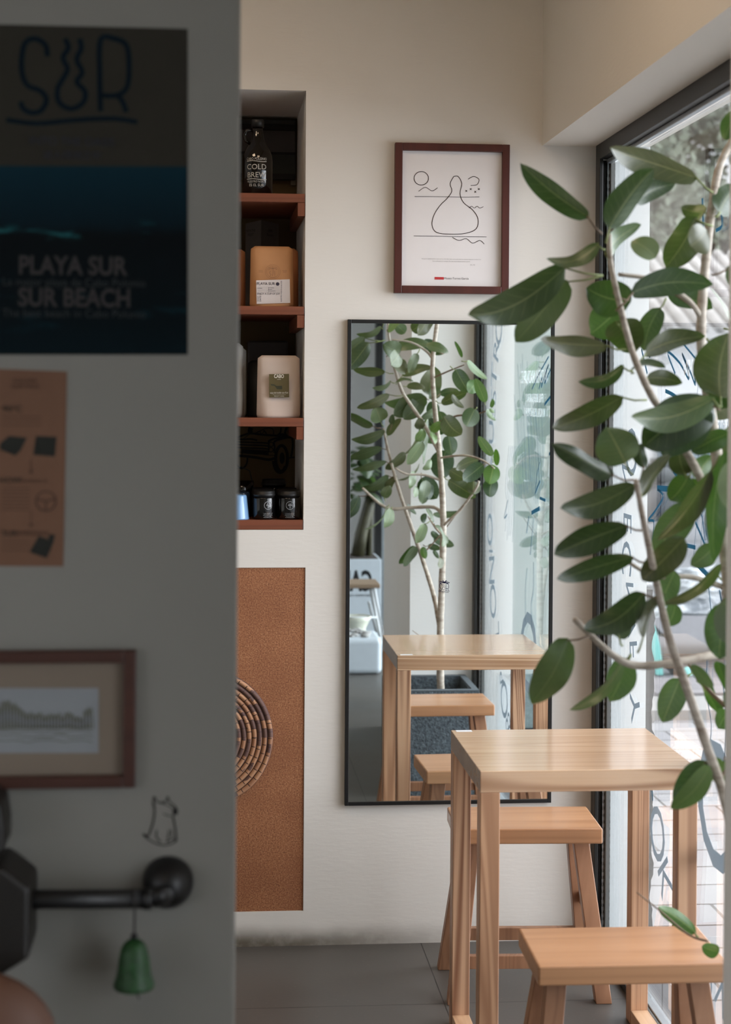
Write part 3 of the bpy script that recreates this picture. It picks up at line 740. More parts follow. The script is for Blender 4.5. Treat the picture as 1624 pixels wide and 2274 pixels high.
# ================================================================ table and stools
top_w = wood('table top ash', (220, 186, 154), (204, 166, 132), (142, 98, 66), 'x', 34, .2, .75, 1, .02, 12., .62)
leg_w = wood('table leg ash', (206, 168, 136), (188, 146, 114), (112, 66, 42), 'z', 40, .4, .85, 3, .05, 15.)
leg_w2 = wood('table leg ash warm', (208, 166, 132), (190, 146, 112), (130, 84, 58), 'z', 46, .4, .6, 11, .05, 12.)
run_w = wood('table runner ash', (208, 172, 138), (190, 150, 116), (146, 104, 76), 'y', 40, .4, .4, 6)
top_w.node_tree.nodes['Principled BSDF'].inputs['Coat Weight'].default_value = .8; top_w.node_tree.nodes['Principled BSDF'].inputs['Coat Roughness'].default_value = .12
TX, TY, TW, TD, TT, TH, LG = .613, -.5785, .5, .4448, .0486, .739, .0455
tb = thing('bar_table', (TX+TW/2, TY-TD/2, 0), 'tall square pale wooden table standing at the window before the mirror', 'table')
MB().box(TX, TX+TW, TY-TD, TY, TH-TT, TH).build('tabletop', top_w, tb, bevel=.0015)
for i, (x, y) in enumerate(((TX, TY-LG), (TX+TW-LG, TY-LG), (TX, TY-TD), (TX+TW-LG, TY-TD))):
    MB().box(x+.0004, x+LG-.0004, y+.0004, y+LG-.0004, .0 if 0 else .0, TH-TT).build('leg', (leg_w, leg_w2, leg_w2, leg_w)[i], tb, bevel=.002)
for x in (TX, TX+TW-LG): MB().box(x+.001, x+LG-.001, TY-TD+LG, TY-LG, .0, .036).build('floor_runner', run_w, tb, bevel=.0015)
tag(MB().box(.624, .664, -.6005, -.5835, TH+.0002, TH+.0008).build('paper_sticker', flat('sticker paper', (214, 216, 218), .5)), 'small blank white sticker at the back left corner of the tabletop', 'sticker')
seat_w = wood('stool seat wood', (196, 148, 110), (178, 130, 92), (136, 90, 60), 'x', 26, .36, .3, 4, .02)
stleg_w = wood('stool leg wood', (168, 124, 94), (148, 106, 78), (104, 68, 48), 'z', 34, .45, .4, 7)
seat_w.node_tree.nodes['Principled BSDF'].inputs['Coat Weight'].default_value = .4; seat_w.node_tree.nodes['Principled BSDF'].inputs['Coat Roughness'].default_value = .2
SW, SDp, SHt = .386, .232, .45
st1 = thing('wooden_stool', (0, 0, 0), 'low wooden stool with splayed legs between the table and the mirror wall', 'stool', 'wooden stools at the tall table')
b = MB().box(-SW/2, SW/2, -SDp/2, SDp/2, SHt-.040, SHt); b.build('seat', seat_w, st1, bevel=.004, world=False)
for sx in (-1, 1):
    for sy in (-1, 1):
        xt, xb = sx*(.145), sx*(.194)
        yt, yb = sy*.048, sy*.128
        w2 = .021; d2 = .017
        c = []
        for (xc, yc, zz) in ((xb, yb, 0), (xt, yt, SHt-.0405)):
            c += [(xc-w2, yc-d2, zz), (xc+w2, yc-d2, zz), (xc+w2, yc+d2, zz), (xc-w2, yc+d2, zz)]
        MB().hexa([Vector(p) for p in c]).build('leg', stleg_w, st1, bevel=.002, world=False, smooth=False)
for sy in (-1, 1):
    z0 = .085; f_ = 1-(z0+.015)/SHt; yy = sy*(.048+.08*f_)
    xx = .145+.055*f_-.018
    MB().box(-xx, xx, yy-.010, yy+.010, z0, z0+.034).build('stretcher', stleg_w, st1, bevel=.0015, world=False)
for sx in (-1, 1):
    z0 = .2; f_ = 1-(z0+.015)/SHt; xx = sx*(.145+.055*f_); yy = .048+.08*f_-.016
    MB().box(xx-.009, xx+.009, -yy, yy, z0, z0+.03).build('side_rail', stleg_w, st1, bevel=.0015, world=False)
st2 = copy_tree(st1)
st1.location = (.848, -.332, 0); st1.rotation_euler.z = -.045
st2.location = (.8545, -1.338, 0); st2.rotation_euler.z = -.02
st2['label'] = 'low wooden stool in front of the table, nearest the camera at lower right'

# ================================================================ planter and rubber tree
def granite():
    k = Nt('rough dark granite'); v = k.coord('Object')
    n = k.noise(v, 95, 5, .65); n2 = k.noise(v, 320, 2)
    k.col(k.ramp(n, [(.3, lin((52, 60, 66))), (.6, lin((96, 108, 116))), (.8, lin((140, 152, 160)))])); k.rough(.75)
    k.bump(k.math('ADD', n, k.math('MULTIPLY', n2, .3)), 1.0, .012); return k.m
gm = granite(); gs = flat('sawn granite', (84, 92, 98), .6, var=.12, scale=160)
pl = thing('stone_planter', (.87, -1.82, 0), 'dark grey rough granite planter box standing by the window pier', 'planter')
PX0, PX1, PY0, PY1, PZ = .845+.02-.20+.0, 1.07, -2.04, -1.69, .42
PX0 = .722
b = MB(); w = .026
# tub : outer faces, subdivided so that the stone face can be rough
b.box(PX0, PX1, PY0, PY0+w, 0, PZ-.006).box(PX0, PX1, PY1-w, PY1, 0, PZ-.006).box(PX0, PX0+w, PY0+w, PY1-w, 0, PZ-.006).box(PX1-w, PX1, PY0+w, PY1-w, 0, PZ-.006).box(PX0+w, PX1-w, PY0+w, PY1-w, 0, .04)
b.build('tub', gm, pl, bevel=.003)
b = MB()
b.box(PX0, PX1, PY0, PY0+w, PZ-.006, PZ).box(PX0, PX1, PY1-w, PY1, PZ-.006, PZ).box(PX0, PX0+w, PY0+w, PY1-w, PZ-.006, PZ).box(PX1-w, PX1, PY0+w, PY1-w, PZ-.006, PZ)
b.build('rim', gs, pl, bevel=.001)
MB().box(PX0+w, PX1-w, PY0+w, PY1-w, .04, .335).build('soil', flat('potting soil', (52, 44, 38), .95, var=.4, scale=90, bump=1.), pl)

bark = Nt('pale bark'); v = bark.coord('Object', (1, 1, 3.2)); n = bark.noise(v, 22, 5, .6)
bark.col(bark.ramp(n, [(.25, lin((128, 112, 98))), (.45, lin((176, 164, 150))), (.7, lin((204, 196, 184)))])); bark.rough(.75); bark.bump(n, .3, .002); bark = bark.m
twig = flat('young brown twig', (124, 104, 84), .6, var=.15, scale=60)
green_st = flat('green leaf stalk', (128, 140, 84), .5, var=.1)
def leaf_mat(name, c1, c2, under, vein, seed):
    k = Nt(name); uv = k.add('ShaderNodeUVMap'); uv.uv_map = 'uv'
    sp = k.add('ShaderNodeSeparateXYZ'); k.link(uv.outputs[0], sp.inputs[0])
    ax = k.math('ABSOLUTE', sp.outputs[0])                      # 0 at the midrib, 1 at the margin
    mid = k.maprange(ax, .055, .02, 0, 1)
    sv = k.math('ABSOLUTE', k.math('SUBTRACT', k.math('FRACT', k.math('MULTIPLY', k.math('SUBTRACT', sp.outputs[1], k.math('MULTIPLY', ax, .16)), 8.5)), .5))
    side = k.math('MULTIPLY', k.maprange(sv, .045, .015, 0, .42), k.maprange(ax, .9, .6, 0, 1))
    ve = k.math('MAXIMUM', mid, side)
    n = k.noise(k.coord('Object', (1, 1, 1), (seed, 0, 0)), 9, 3)
    up = k.mix(k.maprange(n, .35, .65), lin(c1), lin(c2)); up = k.mix(k.math('MULTIPLY', ve, .75), up, lin(vein))
    geo = k.add('ShaderNodeNewGeometry')
    un = k.mix(k.math('MULTIPLY', ve, .6), lin(under), lin(vein))
    c = k.mix(geo.outputs['Backfacing'], up, un)
    k.col(c); k.rough(.34); k.b.inputs['Specular IOR Level'].default_value = .6
    tl = k.add('ShaderNodeBsdfTranslucent'); k.link(k.mix(.5, c, lin((110, 170, 40))), tl.inputs[0])
    mx = k.add('ShaderNodeMixShader'); mx.inputs[0].default_value = .16
    k.link(k.b.outputs[0], mx.inputs[1]); k.link(tl.outputs[0], mx.inputs[2]); k.link(mx.outputs[0], k.out.inputs['Surface'])
    k.bump(ve, -.25, .001)
    return k.m
LM = [leaf_mat('leaf dark', (40, 56, 38), (52, 68, 46), (84, 96, 68), (124, 132, 94), 0),
      leaf_mat('leaf mid', (58, 74, 52), (74, 88, 64), (98, 108, 80), (140, 146, 108), 3),
      leaf_mat('leaf pale', (88, 108, 76), (102, 122, 88), (120, 136, 100), (162, 170, 124), 7),
      leaf_mat('leaf bright', (62, 92, 42), (80, 112, 52), (98, 124, 66), (146, 160, 96), 5),
      leaf_mat('leaf olive', (64, 66, 44), (78, 80, 54), (92, 94, 68), (136, 132, 94), 9)]
tree = thing('rubber_tree', (.945, -1.83, .335), 'tall leafy rubber fig tree in the granite planter beside the window', 'tree')
rl = random.Random(11)
def leaf_mesh(base, tip, width, side, bend, fold, obov=.0, wav=0.):
    """blade from base to tip; side = width direction (unit); bend = arching (m); fold = V angle"""
    b = MB(); base, tip = Vector(base), Vector(tip); ax = (tip-base); L = ax.length; ax.normalize()
    side = (side - ax*side.dot(ax)).normalized(); nm = ax.cross(side)
    sway = rl.uniform(-.07, .07); curl = rl.uniform(-.03, .10); NL = 18; NS = 3; vs = []; uvs = []; ph = rl.random()*6
    for i in range(NL+1):
        t = i/NL
        w = width/2*(math.sin(PI*min(1, (t**(.84+obov))))**.52 if 0 < t < 1 else 0.0)
        if t > .9: w *= .72 + .28*(1-t)/.1
        w = max(w, width*.012)
        c = base + ax*(L*t) + nm*((bend*math.sin(PI*t) - curl*max(0, t-.7)**2*6)*L) + side*(sway*math.sin(PI*t)*L)
        for j in range(-NS, NS+1):
            u = j/NS
            p = c + side*(u*w) + nm*(abs(u)*w*fold + wav*width*math.sin(t*9+ph+(2 if u < 0 else 0))*abs(u)**2)
            vs.append(p); uvs.append((u, t))
    n = 2*NS+1
    fs = [(i*n+j, i*n+j+1, (i+1)*n+j+1, (i+1)*n+j) for i in range(NL) for j in range(n-1)]
    return b.add(vs, fs, uvs, smooth=True)
NLEAF = [0]
def leaf3(base, tip, w, mat=1, tilt=0., view=None, bend=.08, fold=.18, stalk=None, flip=False, obov=0., wav=.045):
    base, tip = Vector(base), Vector(tip); ax = (tip-base).normalized()
    vw = Vector(view).normalized()
    side = ax.cross(vw).normalized()
    if flip: side = -side
    side = Matrix.Rotation(tilt, 3, ax) @ side
    o = leaf_mesh(base, tip, w/max(.35, abs(math.cos(tilt))), side, bend, fold, obov, wav).build('leaf', LM[mat], tree)
    if stalk is not None:
        s_ = Vector(stalk); md = (s_+base)/2 + Vector((0, 0, -.004))
        MB().tube([s_, md, base + ax*.004], [.0021, .0018, .0015], 7).build('leaf_stalk', green_st if mat != 0 else twig, o)
    NLEAF[0] += 1
    return o
def dl(bx, by, tx, ty, wpx, Y, mat=1, tilt=0., dY=0., bend=.08, fold=.18, st=None, flip=False, obov=0., wav=.045, sY=None):
    """leaf seen directly: base px, tip px, width px, depth Y"""
    B = on_y(bx, by, Y); T = on_y(tx, ty, Y+dY); w = wpx/FPX*(CAM-B).length
    s_ = on_y(st[0], st[1], sY if sY is not None else Y) if st else None
    return leaf3(B, T, w, mat, tilt, CAM-B, bend, fold, s_, flip, obov, wav)
def rl_(bx, by, tx, ty, wpx, Y, mat=0, tilt=0., dY=0., bend=.06, fold=.12, st=None, flip=False, obov=0.):
    B = ref_y(bx, by, Y); T = ref_y(tx, ty, Y+dY); w = wpx/FPX*(4.6-Y)
    s_ = ref_y(st[0], st[1], Y) if st else None
    vm = Vector((CAM.x, -CAM.y, CAM.z)) - B
    return leaf3(B, T, w, mat, tilt, vm, bend, fold, s_, flip, obov, .015)
# stems ---------------------------------------------------------
def stem(name, pts, rad, mat=bark, n=10):
    q = []; r = []
    P_ = [Vector(p) for p in pts]
    if not isinstance(rad, (list, tuple)): rad = [rad]*len(P_)
    for i in range(len(P_)-1):
        p0, p1, p2, p3 = P_[max(i-1, 0)], P_[i], P_[i+1], P_[min(i+2, len(P_)-1)]
        for j in range(5):
            t = j/5; q.append(.5*((2*p1) + (p2-p0)*t + (2*p0-5*p1+4*p2-p3)*t*t + (3*p1-p0-3*p2+p3)*t**3))
            r.append((rad[i]*(1-t)+rad[i+1]*t)*(1+.05*math.sin(len(q)*2.3)))
    q.append(P_[-1]); r.append(rad[-1])
    return MB().tube(q, r, n).build(name, mat, tree)
T_ = [(.945, -1.85, .336), (.937, -1.84, .45), (.934, -1.83, .62), (.937, -1.82, .80), (.94, -1.81, 1.0), (.937, -1.80, 1.12), (.924, -1.785, 1.294), (.903, -1.786, 1.491), (.886, -1.76, 1.65), (.886, -1.75, 1.736), (.900, -1.74, 1.87), (.921, -1.73, 1.995), (.96, -1.72, 2.08), (.985, -1.70, 2.22)]
stem('trunk', T_, [.0155, .0150, .0138, .0130, .0128, .0122, .0112, .0100, .0092, .0088, .0080, .0072, .006, .004])
A_ = [(.930, -1.83, .66), (.915, -1.87, .76), (.882, -1.93, .885), (.846, -1.93, .99), (.812, -1.93, 1.085), (.781, -1.925, 1.172), (.755, -1.94, 1.262), (.735, -1.95, 1.34), (.724, -1.955, 1.385), (.712, -1.955, 1.445)]
stem('branch', A_, [.0105, .0098, .0090, .0084, .0078, .0072, .0064, .0058, .0052, .0042])
B_ = [(.915, -1.785, 1.36), (.86, -1.80, 1.46), (.80, -1.815, 1.55), (.771, -1.816, 1.595), (.745, -1.80, 1.665), (.724, -1.79, 1.75), (.712, -1.775, 1.82), (.709, -1.774, 1.872)]
stem('branch', B_, [.0088, .0080, .0072, .0068, .0062, .0055, .0048, .0040])
stem('branch', [(.888, -1.75, 1.72), (.86, -1.76, 1.755), (.80, -1.77, 1.79), (.725, -1.78, 1.80)], [.006, .005, .0042, .0034])
stem('branch', [(.938, -1.80, 1.10), (.905, -1.83, 1.130), (.82, -1.87, 1.126), (.74, -1.88, 1.120), (.69, -1.89, 1.142), (.622, -1.901, 1.204)], [.0082, .0076, .0070, .0066, .0062, .0046])
stem('branch', [(.940, -1.80, 1.06), (1.0, -1.74, 1.13), (1.05, -1.68, 1.215), (1.06, -1.67, 1.245)], [.0058, .0052, .0046, .004])
stem('branch', [(.890, -1.76, 1.65), (.95, -1.70, 1.68), (.995, -1.65, 1.70)], [.0036, .003, .0022], twig)
stem('branch', [(.906, -1.785, 1.47), (.98, -1.72, 1.50), (1.04, -1.66, 1.505), (1.085, -1.60, 1.525)], [.0046, .004, .0034, .0024], twig)
stem('branch', [(.918, -1.785, 1.33), (1.0, -1.68, 1.345), (1.06, -1.60, 1.33), (1.10, -1.55, 1.30)], [.005, .0044, .0036, .0026])
stem('branch', [(.928, -1.785, 1.24), (.86, -1.79, 1.262), (.79, -1.80, 1.265), (.742, -1.80, 1.29)], [.0055, .0048, .0042, .003])
stem('branch', [(.938, -1.80, 1.02), (.905, -1.77, 1.05), (.869, -1.741, 1.10)], [.0045, .0038, .0022], twig)
stem('branch', [(.905, -1.76, .60), (.88, -1.72, .60), (.84, -1.68, .63), (.80, -1.66, .66)], [.0022, .002, .0016, .0012], twig)
stem('branch', [(.87, -1.92, .93), (.93, -1.90, 1.0), (.99, -1.88, 1.08), (1.0, -1.86, 1.1)], [.003, .0026, .002, .0015], twig)
# leaves seen directly (mostly between the camera and the window)
YB = -1.80; YA = -1.94
dl(1308, 483, 1155, 364, 50, YB, 0, .5, .05, .04, .3, (1338, 520))
dl(1352, 508, 1450, 374, 62, YB-.02, 1, .55, -.04, .05, .3, (1345, 540))
dl(1412, 447, 1499, 408, 44, YB+.06, 0, .3, .03, .05, .2, (1350, 520))
dl(1350, 572, 1424, 498, 34, YB+.03, 2, .9, .05, .16, .1, (1345, 560))
dl(1330, 541, 1214, 578, 32, YB, 1, .9, -.02, .14, .1, (1345, 555))
dl(1257, 592, 1037, 706, 78, YB-.02, 1, .25, -.05, .10, .12, (1340, 612))
dl(1260, 622, 1147, 761, 76, YB+.02, 1, -.3, .02, -.06, .15, (1340, 612), flip=True)
dl(1402, 668, 1303, 640, 84, YB+.05, 0, .2, .04, .05, .1, (1362, 650))
dl(1402, 650, 1584, 632, 62, YB-.03, 0, .4, .02, .08, .16, (1368, 690))
dl(1372, 690, 1312, 742, 82, YB+.10, 1, .2, .05, .03, .1, (1372, 700))
dl(1368, 712, 1412, 782, 80, YB+.05, 4, .3, .03, .05, .15, (1376, 720))
dl(1350, 767, 1200, 755, 44, YB, 4, .7, -.03, .06, .2, (1392, 776))
dl(1466, 683, 1430, 780, 50, YB+.08, 1, .1, 0, .05, .15, (1480, 662))
dl(1432, 786, 1566, 746, 46, YB, 4, .7, .03, .12, .2, (1412, 808))
dl(1546, 482, 1478, 594, 72, -1.76, 4, .3, .02, .06, .25, (1584, 502), wav=.08)
dl(1568, 470, 1514, 462, 38, -1.72, 4, .5, .03, .1, .2, (1584, 480))
dl(1551, 396, 1350, 332, 56, -1.74, 4, .6, -.03, .08, .2, (1584, 428))
dl(1598, 474, 1640, 410, 54, -1.76, 1, .3, .03, .05, .2, (1588, 480))
dl(1642, 240, 1611, 312, 42, -1.78, 0, .3, 0, .05, .2)
dl(1488, 648, 1582, 682, 52, -1.68, 0, .4, .02, .05, .2, (1570, 690))
dl(1600, 884, 1618, 740, 112, -1.86, 4, .15, .02, .04, .22, (1602, 905))
dl(1622, 905, 1590, 842, 66, -1.84, 0, .2, .02, .05, .2)
dl(1386, 812, 1284, 846, 30, YB-.02, 1, .8, .02, .16, .2, (1406, 824))
dl(1398, 822, 1478, 814, 16, YB, 1, 1.1, .02, .1, .2, (1408, 828))
dl(1436, 840, 1514, 850, 38, YB+.04, 4, .2, .02, .05, .15, (1420, 838))
dl(1384, 880, 1228, 950, 54, YB-.03, 4, .4, -.02, .14, .15, (1436, 888), sY=YB)
dl(1588, 884, 1402, 926, 62, -1.90, 2, .5, -.03, .12, .2, (1600, 905), wav=.06)
dl(1586, 896, 1428, 992, 108, -1.86, 0, .1, -.02, -.06, .15, (1600, 910), wav=.06)
dl(1576, 900, 1470, 1010, 84, -1.88, 0, -.3, .02, .04, .15)
dl(1389, 1028, 1348, 948, 96, YA, 2, .2, .03, .05, .18, (1406, 1055), wav=.05)
dl(1362, 1056, 1226, 985, 46, YA-.03, 0, .6, -.02, -.06, .35, (1408, 1066), wav=.08)
dl(1412, 1075, 1245, 1130, 60, YA, 1, .4, -.03, .14, .16, (1416, 1086))
dl(1431, 1040, 1424, 985, 30, YA+.04, 0, .4, .02, .05, .2, (1416, 1075))
dl(1424, 1102, 1488, 1010, 32, YA, 4, .9, .02, .05, .3, (1420, 1110))
dl(1620, 962, 1536, 1004, 46, -1.84, 0, .4, .02, .08, .2)
dl(1395, 1166, 1231, 1232, 62, YA, 0, .35, -.03, .1, .15, (1428, 1178))
dl(1408, 1236, 1236, 1290, 46, YA+.03, 0, .4, -.02, .1, .15, (1436, 1250))
dl(1522, 1054, 1508, 998, 52, -1.80, 4, .2, .02, .05, .1, (1528, 1060))
dl(1530, 1056, 1488, 1112, 56, -1.78, 3, .2, 0, .05, .1, (1534, 1050))
dl(1542, 1060, 1580, 1012, 42, -1.74, 3, .3, .02, .05, .1, (1560, 1040))
dl(1540, 1062, 1554, 1118, 34, -1.74, 3, .4, .02, .05, .1)
dl(1534, 1118, 1456, 1232, 72, -1.80, 2, .2, 0, .05, .12, (1545, 1095))
dl(1580, 1044, 1462, 1200, 44, -1.88, 4, .8, .02, .08, .3, (1600, 1010), wav=.06)
dl(1612, 1000, 1586, 1246, 52, -1.90, 0, .7, .01, -.04, .35)
dl(1520, 1194, 1426, 1290, 64, YA, 4, .3, -.02, .06, .2, wav=.07)
dl(1588, 1212, 1536, 1256, 46, -1.82, 2, .3, .02, .05, .15)
dl(1432, 1316, 1298, 1398, 62, YA, 0, .35, -.03, .12, .15, (1468, 1328))
dl(1374, 1418, 1396, 1350, 54, YA+.07, 1, .2, .02, .05, .1, (1384, 1434))
dl(1427, 1418, 1476, 1318, 30, YA-.02, 4, .9, .02, .16, .25, (1416, 1450))
dl(1602, 1252, 1478, 1344, 26, YA-.01, 4, .9, .02, .14, .25)
dl(1500, 1268, 1464, 1350, 50, -1.82, 2, .3, .03, .05, .12)
dl(1500, 1340, 1480, 1390, 40, -1.80, 2, .4, .02, .05, .12)
dl(1262, 1418, 1180, 1562, 74, -1.91, 0, .25, -.02, -.10, .15, (1310, 1412), flip=True, sY=-1.90)
dl(1388, 1462, 1266, 1578, 26, -1.87, 2, .95, .02, .14, .2, (1402, 1452))
dl(1394, 1462, 1356, 1556, 64, -1.84, 2, .2, .02, .05, .12, (1402, 1454))
dl(1511, 1506, 1472, 1604, 58, -1.74, 2, .1, 0, .05, .12, (1538, 1494))
dl(1552, 1508, 1600, 1592, 26, -1.72, 0, .9, .02, .05, .3, (1545, 1500), wav=.12)
dl(1620, 1338, 1598, 1464, 78, -1.92, 0, .2, 0, .05, .1)
dl(1594, 1468, 1622, 1540, 28, -1.88, 0, .6, .02, .05, .3)
dl(1618, 1580, 1596, 1618, 42, -1.76, 1, .3, .02, .05, .2)
dl(1569, 1690, 1502, 1796, 60, -1.92, 0, .2, 0, -.05, .15, (1584, 1686), sY=-1.93)
dl(1622, 1694, 1602, 1742, 44, -1.80, 4, .3, .02, .05, .2)
dl(1546, 2072, 1461, 2014, 32, -1.66, 3, .4, .02, .05, .25, (1552, 2080))
dl(1598, 2114, 1559, 2102, 30, -1.69, 3, .3, .02, .05, .2)
# leaves the mirror shows on the window side of the trunk
P0 = -1.94
rl_(939, 757, 988, 785, 30, P0, 0, .2, .02, st=(925, 764))
rl_(1026, 794, 1010, 758, 9, -1.62, 1, .9, .02)
rl_(1039, 800, 1083, 842, 16, -1.6, 2, .9, .02, st=(1025, 802))
rl_(1012, 820, 1042, 872, 36, -1.62, 1, .2, .02, st=(1000, 813))
rl_(1062, 848, 1041, 872, 30, -1.58, 3, .3, .02)
rl_(1078, 894, 1056, 840, 24, -1.56, 2, .5, .02, st=(1078, 900))
rl_(977, 874, 1019, 868, 20, -1.78, 0, .5, .02, st=(966, 882))
rl_(980, 896, 1037, 872, 24, -1.72, 4, .3, .02, st=(968, 890))
rl_(1004, 876, 1031, 906, 14, -1.7, 4, .7, .02)
rl_(963, 891, 957, 928, 30, P0, 0, .1, .02, st=(966, 884))
rl_(1055, 907, 1036, 947, 40, -1.58, 1, .1, .02, st=(1060, 904))
rl_(1090, 905, 1096, 886, 10, -1.55, 1, .5, .02); rl_(1090, 906, 1097, 918, 9, -1.55, 2, .7, .02)
rl_(1082, 908, 1101, 934, 11, -1.57, 2, .8, .02)
rl_(946, 932, 961, 986, 40, P0, 2, .1, .02)
rl_(994, 960, 976, 913, 28, -1.86, 1, .2, .02); rl_(988, 963, 949, 928, 28, P0, 0, .3, .02)
rl_(986, 925, 1025, 966, 44, -1.72, 4, .2, .02); rl_(996, 967, 1003, 1010, 34, -1.88, 1, .2, .02, st=(993, 962))
rl_(1094, 1013, 1063, 969, 22, -1.56, 2, .4, .02, st=(1096, 1028)); rl_(994, 962, 1014, 946, 18, -1.84, 3, .4, .02)
rl_(991, 1000, 977, 1064, 54, -1.93, 0, .1, .01); rl_(996, 1066, 1057, 1105, 36, -1.72, 4, .2, .02, st=(986, 1058))
rl_(1074, 1031, 1028, 1067, 36, -1.62, 0, .2, .02, st=(1080, 1028)); rl_(1096, 1032, 1087, 1075, 38, -1.56, 3, .1, .02)
rl_(1096, 1062, 1088, 1104, 34, -1.58, 0, .2, .02); rl_(1103, 1034, 1102, 997, 14, -1.53, 3, .5, .02)
rl_(1063, 1020, 1012, 1042, 24, -1.68, 4, .4, .02); rl_(998, 1044, 1032, 1064, 28, -1.72, 4, .3, .02)
rl_(1052, 1068, 1050, 1098, 34, -1.7, 4, .2, .02)
rl_(962, 1142, 1020, 1137, 16, -1.93, 1, .8, .01, bend=.12, st=(955, 1152))
rl_(935, 1062, 971, 1107, 46, P0, 0, .1, .01, st=(936, 1050))
rl_(940, 1214, 945, 1241, 16, -1.9, 3, .2, .02); rl_(950, 1212, 979, 1219, 15, -1.93, 0, .3, .01, st=(940, 1210)); rl_(963, 1195, 1009, 1212, 22, -1.93, 1, .3, .01)
rl_(963, 1222, 974, 1240, 10, -1.93, 1, .3, .01); rl_(958, 1180, 978, 1196, 14, -1.93, 0, .3, .01)
rl_(922, 1213, 886, 1252, 20, -1.95, 3, .3, .0)
rl_(900, 740, 880, 722, 26, -1.82, 2, .2, .02); rl_(915, 735, 935, 718, 30, -1.9, 4, .2, .02)
rl_(958, 1075, 951, 1110, 20, -1.93, 0, .4, .01); rl_(945, 1140, 940, 1162, 14, -1.95, 0, .3, .0)
rl_(905, 1120, 925, 1142, 10, -1.95, 1, .7, .0)
# ================================================================ near partition : poster, paper, picture, doodle, rail, bell
def nw(x, y, o=.0012): return on_y(x, y, NW-o)
pst = thing('poster', nw(200, 788), 'dark poster with a wave scene and beach lettering on the near grey wall', 'poster')
gp = flat('olive grey poster paper', (50, 48, 42), .9, var=.02, spec=.15)
def rect(b, x0, y0, x1, y1, o, y0b=None):
    p = [nw(x0, y1, o), nw(x1, y1, o), nw(x1, y0 if y0b is None else y0b, o), nw(x0, y0, o)]
    q = [v + Vector((0, -.0004, 0)) for v in p]
    return b.add(p+q, [(0, 1, 2, 3), (7, 6, 5, 4), (0, 4, 5, 1), (1, 5, 6, 2), (2, 6, 7, 3), (3, 7, 4, 0)])
rect(MB(), -190, 50, 417, 788, .0006, 64).build('paper', gp, pst)
k = Nt('printed sea'); v = k.coord('Object', (1, 1, 1)); sp = k.add('ShaderNodeSeparateXYZ'); k.link(v, sp.inputs[0])
n = k.noise(k.coord('Object', (5, 1, 22)), 2.0, 5, .6, .4); zz = sp.outputs[2]     # height above the poster foot, m
band = k.math('ADD', zz, k.math('MULTIPLY', k.noise(k.coord('Object', (6, 1, 3)), 3, 3), .02))
c = k.ramp(band, [(0.0, lin((12, 34, 42))), (.06, lin((10, 26, 32))), (.17, lin((14, 22, 26))), (.185, lin((16, 40, 50))), (.26, lin((20, 58, 72)))])
w1 = k.math('MULTIPLY', k.maprange(n, .55, .66), k.maprange(k.math('ABSOLUTE', k.math('SUBTRACT', zz, .165)), .022, .004, 0, 1))
c = k.mix(w1, c, lin((48, 120, 126)))
w2 = k.math('MULTIPLY', k.maprange(n, .56, .68), k.maprange(zz, .14, .1, 0, .55)); c = k.mix(w2, c, lin((20, 60, 70)))
c = k.mix(.45, c, (0, 0, 0)); k.col(c); k.rough(.9); k.b.inputs['Specular IOR Level'].default_value = .15
rect(MB(), -190, 368, 416, 786, .0012, 370).build('sea_picture', k.m, pst)
lg = MB(); navy = flat('poster navy', (8, 24, 34), .9, spec=.15)
def np_(x, y): return nw(42 + x*1.02, 86 + y*.885, .0018)
for l in ([(62, 44), (58, 16), (36, 0), (14, 10), (6, 50), (8, 92), (20, 118), (46, 130), (60, 152), (50, 178), (30, 186), (10, 176), (4, 158)],
          [(100, 0), (108, 22), (96, 48), (106, 76), (94, 104), (84, 128), (88, 160), (114, 176), (140, 160), (144, 132), (126, 108), (138, 84), (126, 52), (136, 24), (132, 0)],
          [(178, 182), (176, 90), (178, 2), (208, 0), (234, 16), (240, 66), (236, 120), (214, 142), (178, 142)], [(214, 142), (226, 158), (234, 184)]):
    lg.ribbon([np_(*p) for p in l], .0068, (0, -1, 0), 4)
lg.ribbon([nw(x, y, .0018) for x, y in ((14, 266), (80, 274), (150, 268), (210, 264), (260, 264), (305, 271))], .0062, (0, -1, 0), 4)
lg.build('sur_lettering', navy, pst)
merge(text_mb('INTO THE OASIS', .0155, nw(160, 315, .0018), (1, -.0, 0), (0, 0, 1), squeeze=.98), text_mb('进入绿洲之中', .013, nw(160, 346, .0018), (1, 0, 0), (0, 0, 1))).build('small_lettering', flat('dim navy', (34, 38, 50), .8), pst)
wl = flat('pale poster lettering', (60, 58, 58), .9, spec=.15)
text_mb('PLAYA SUR', .0345, nw(161, 592, .0022), (1, 0, 0), (0, 0, 1), squeeze=.84, off=.001).build('title_lettering', wl, pst)
(text_mb('SUR BEACH', .0345, nw(166, 663, .0022), (1, 0, 0), (0, 0, 1), squeeze=.84, off=.001)).build('title_lettering', wl, pst)
q=0; text_mb('La mejor playa de Cabo Polonio', .0155, nw(165, 628, .0022), (1, 0, 0), (0, 0, 1), squeeze=.95).build('sub_lettering', flat('grey poster lettering', (38, 42, 44), .8), pst)
text_mb('The best beach in Cabo Polonio', .0155, nw(165, 697, .0022), (1, 0, 0), (0, 0, 1), squeeze=.95).build('sub_lettering', flat('grey poster lettering', (38, 42, 44), .8), pst)

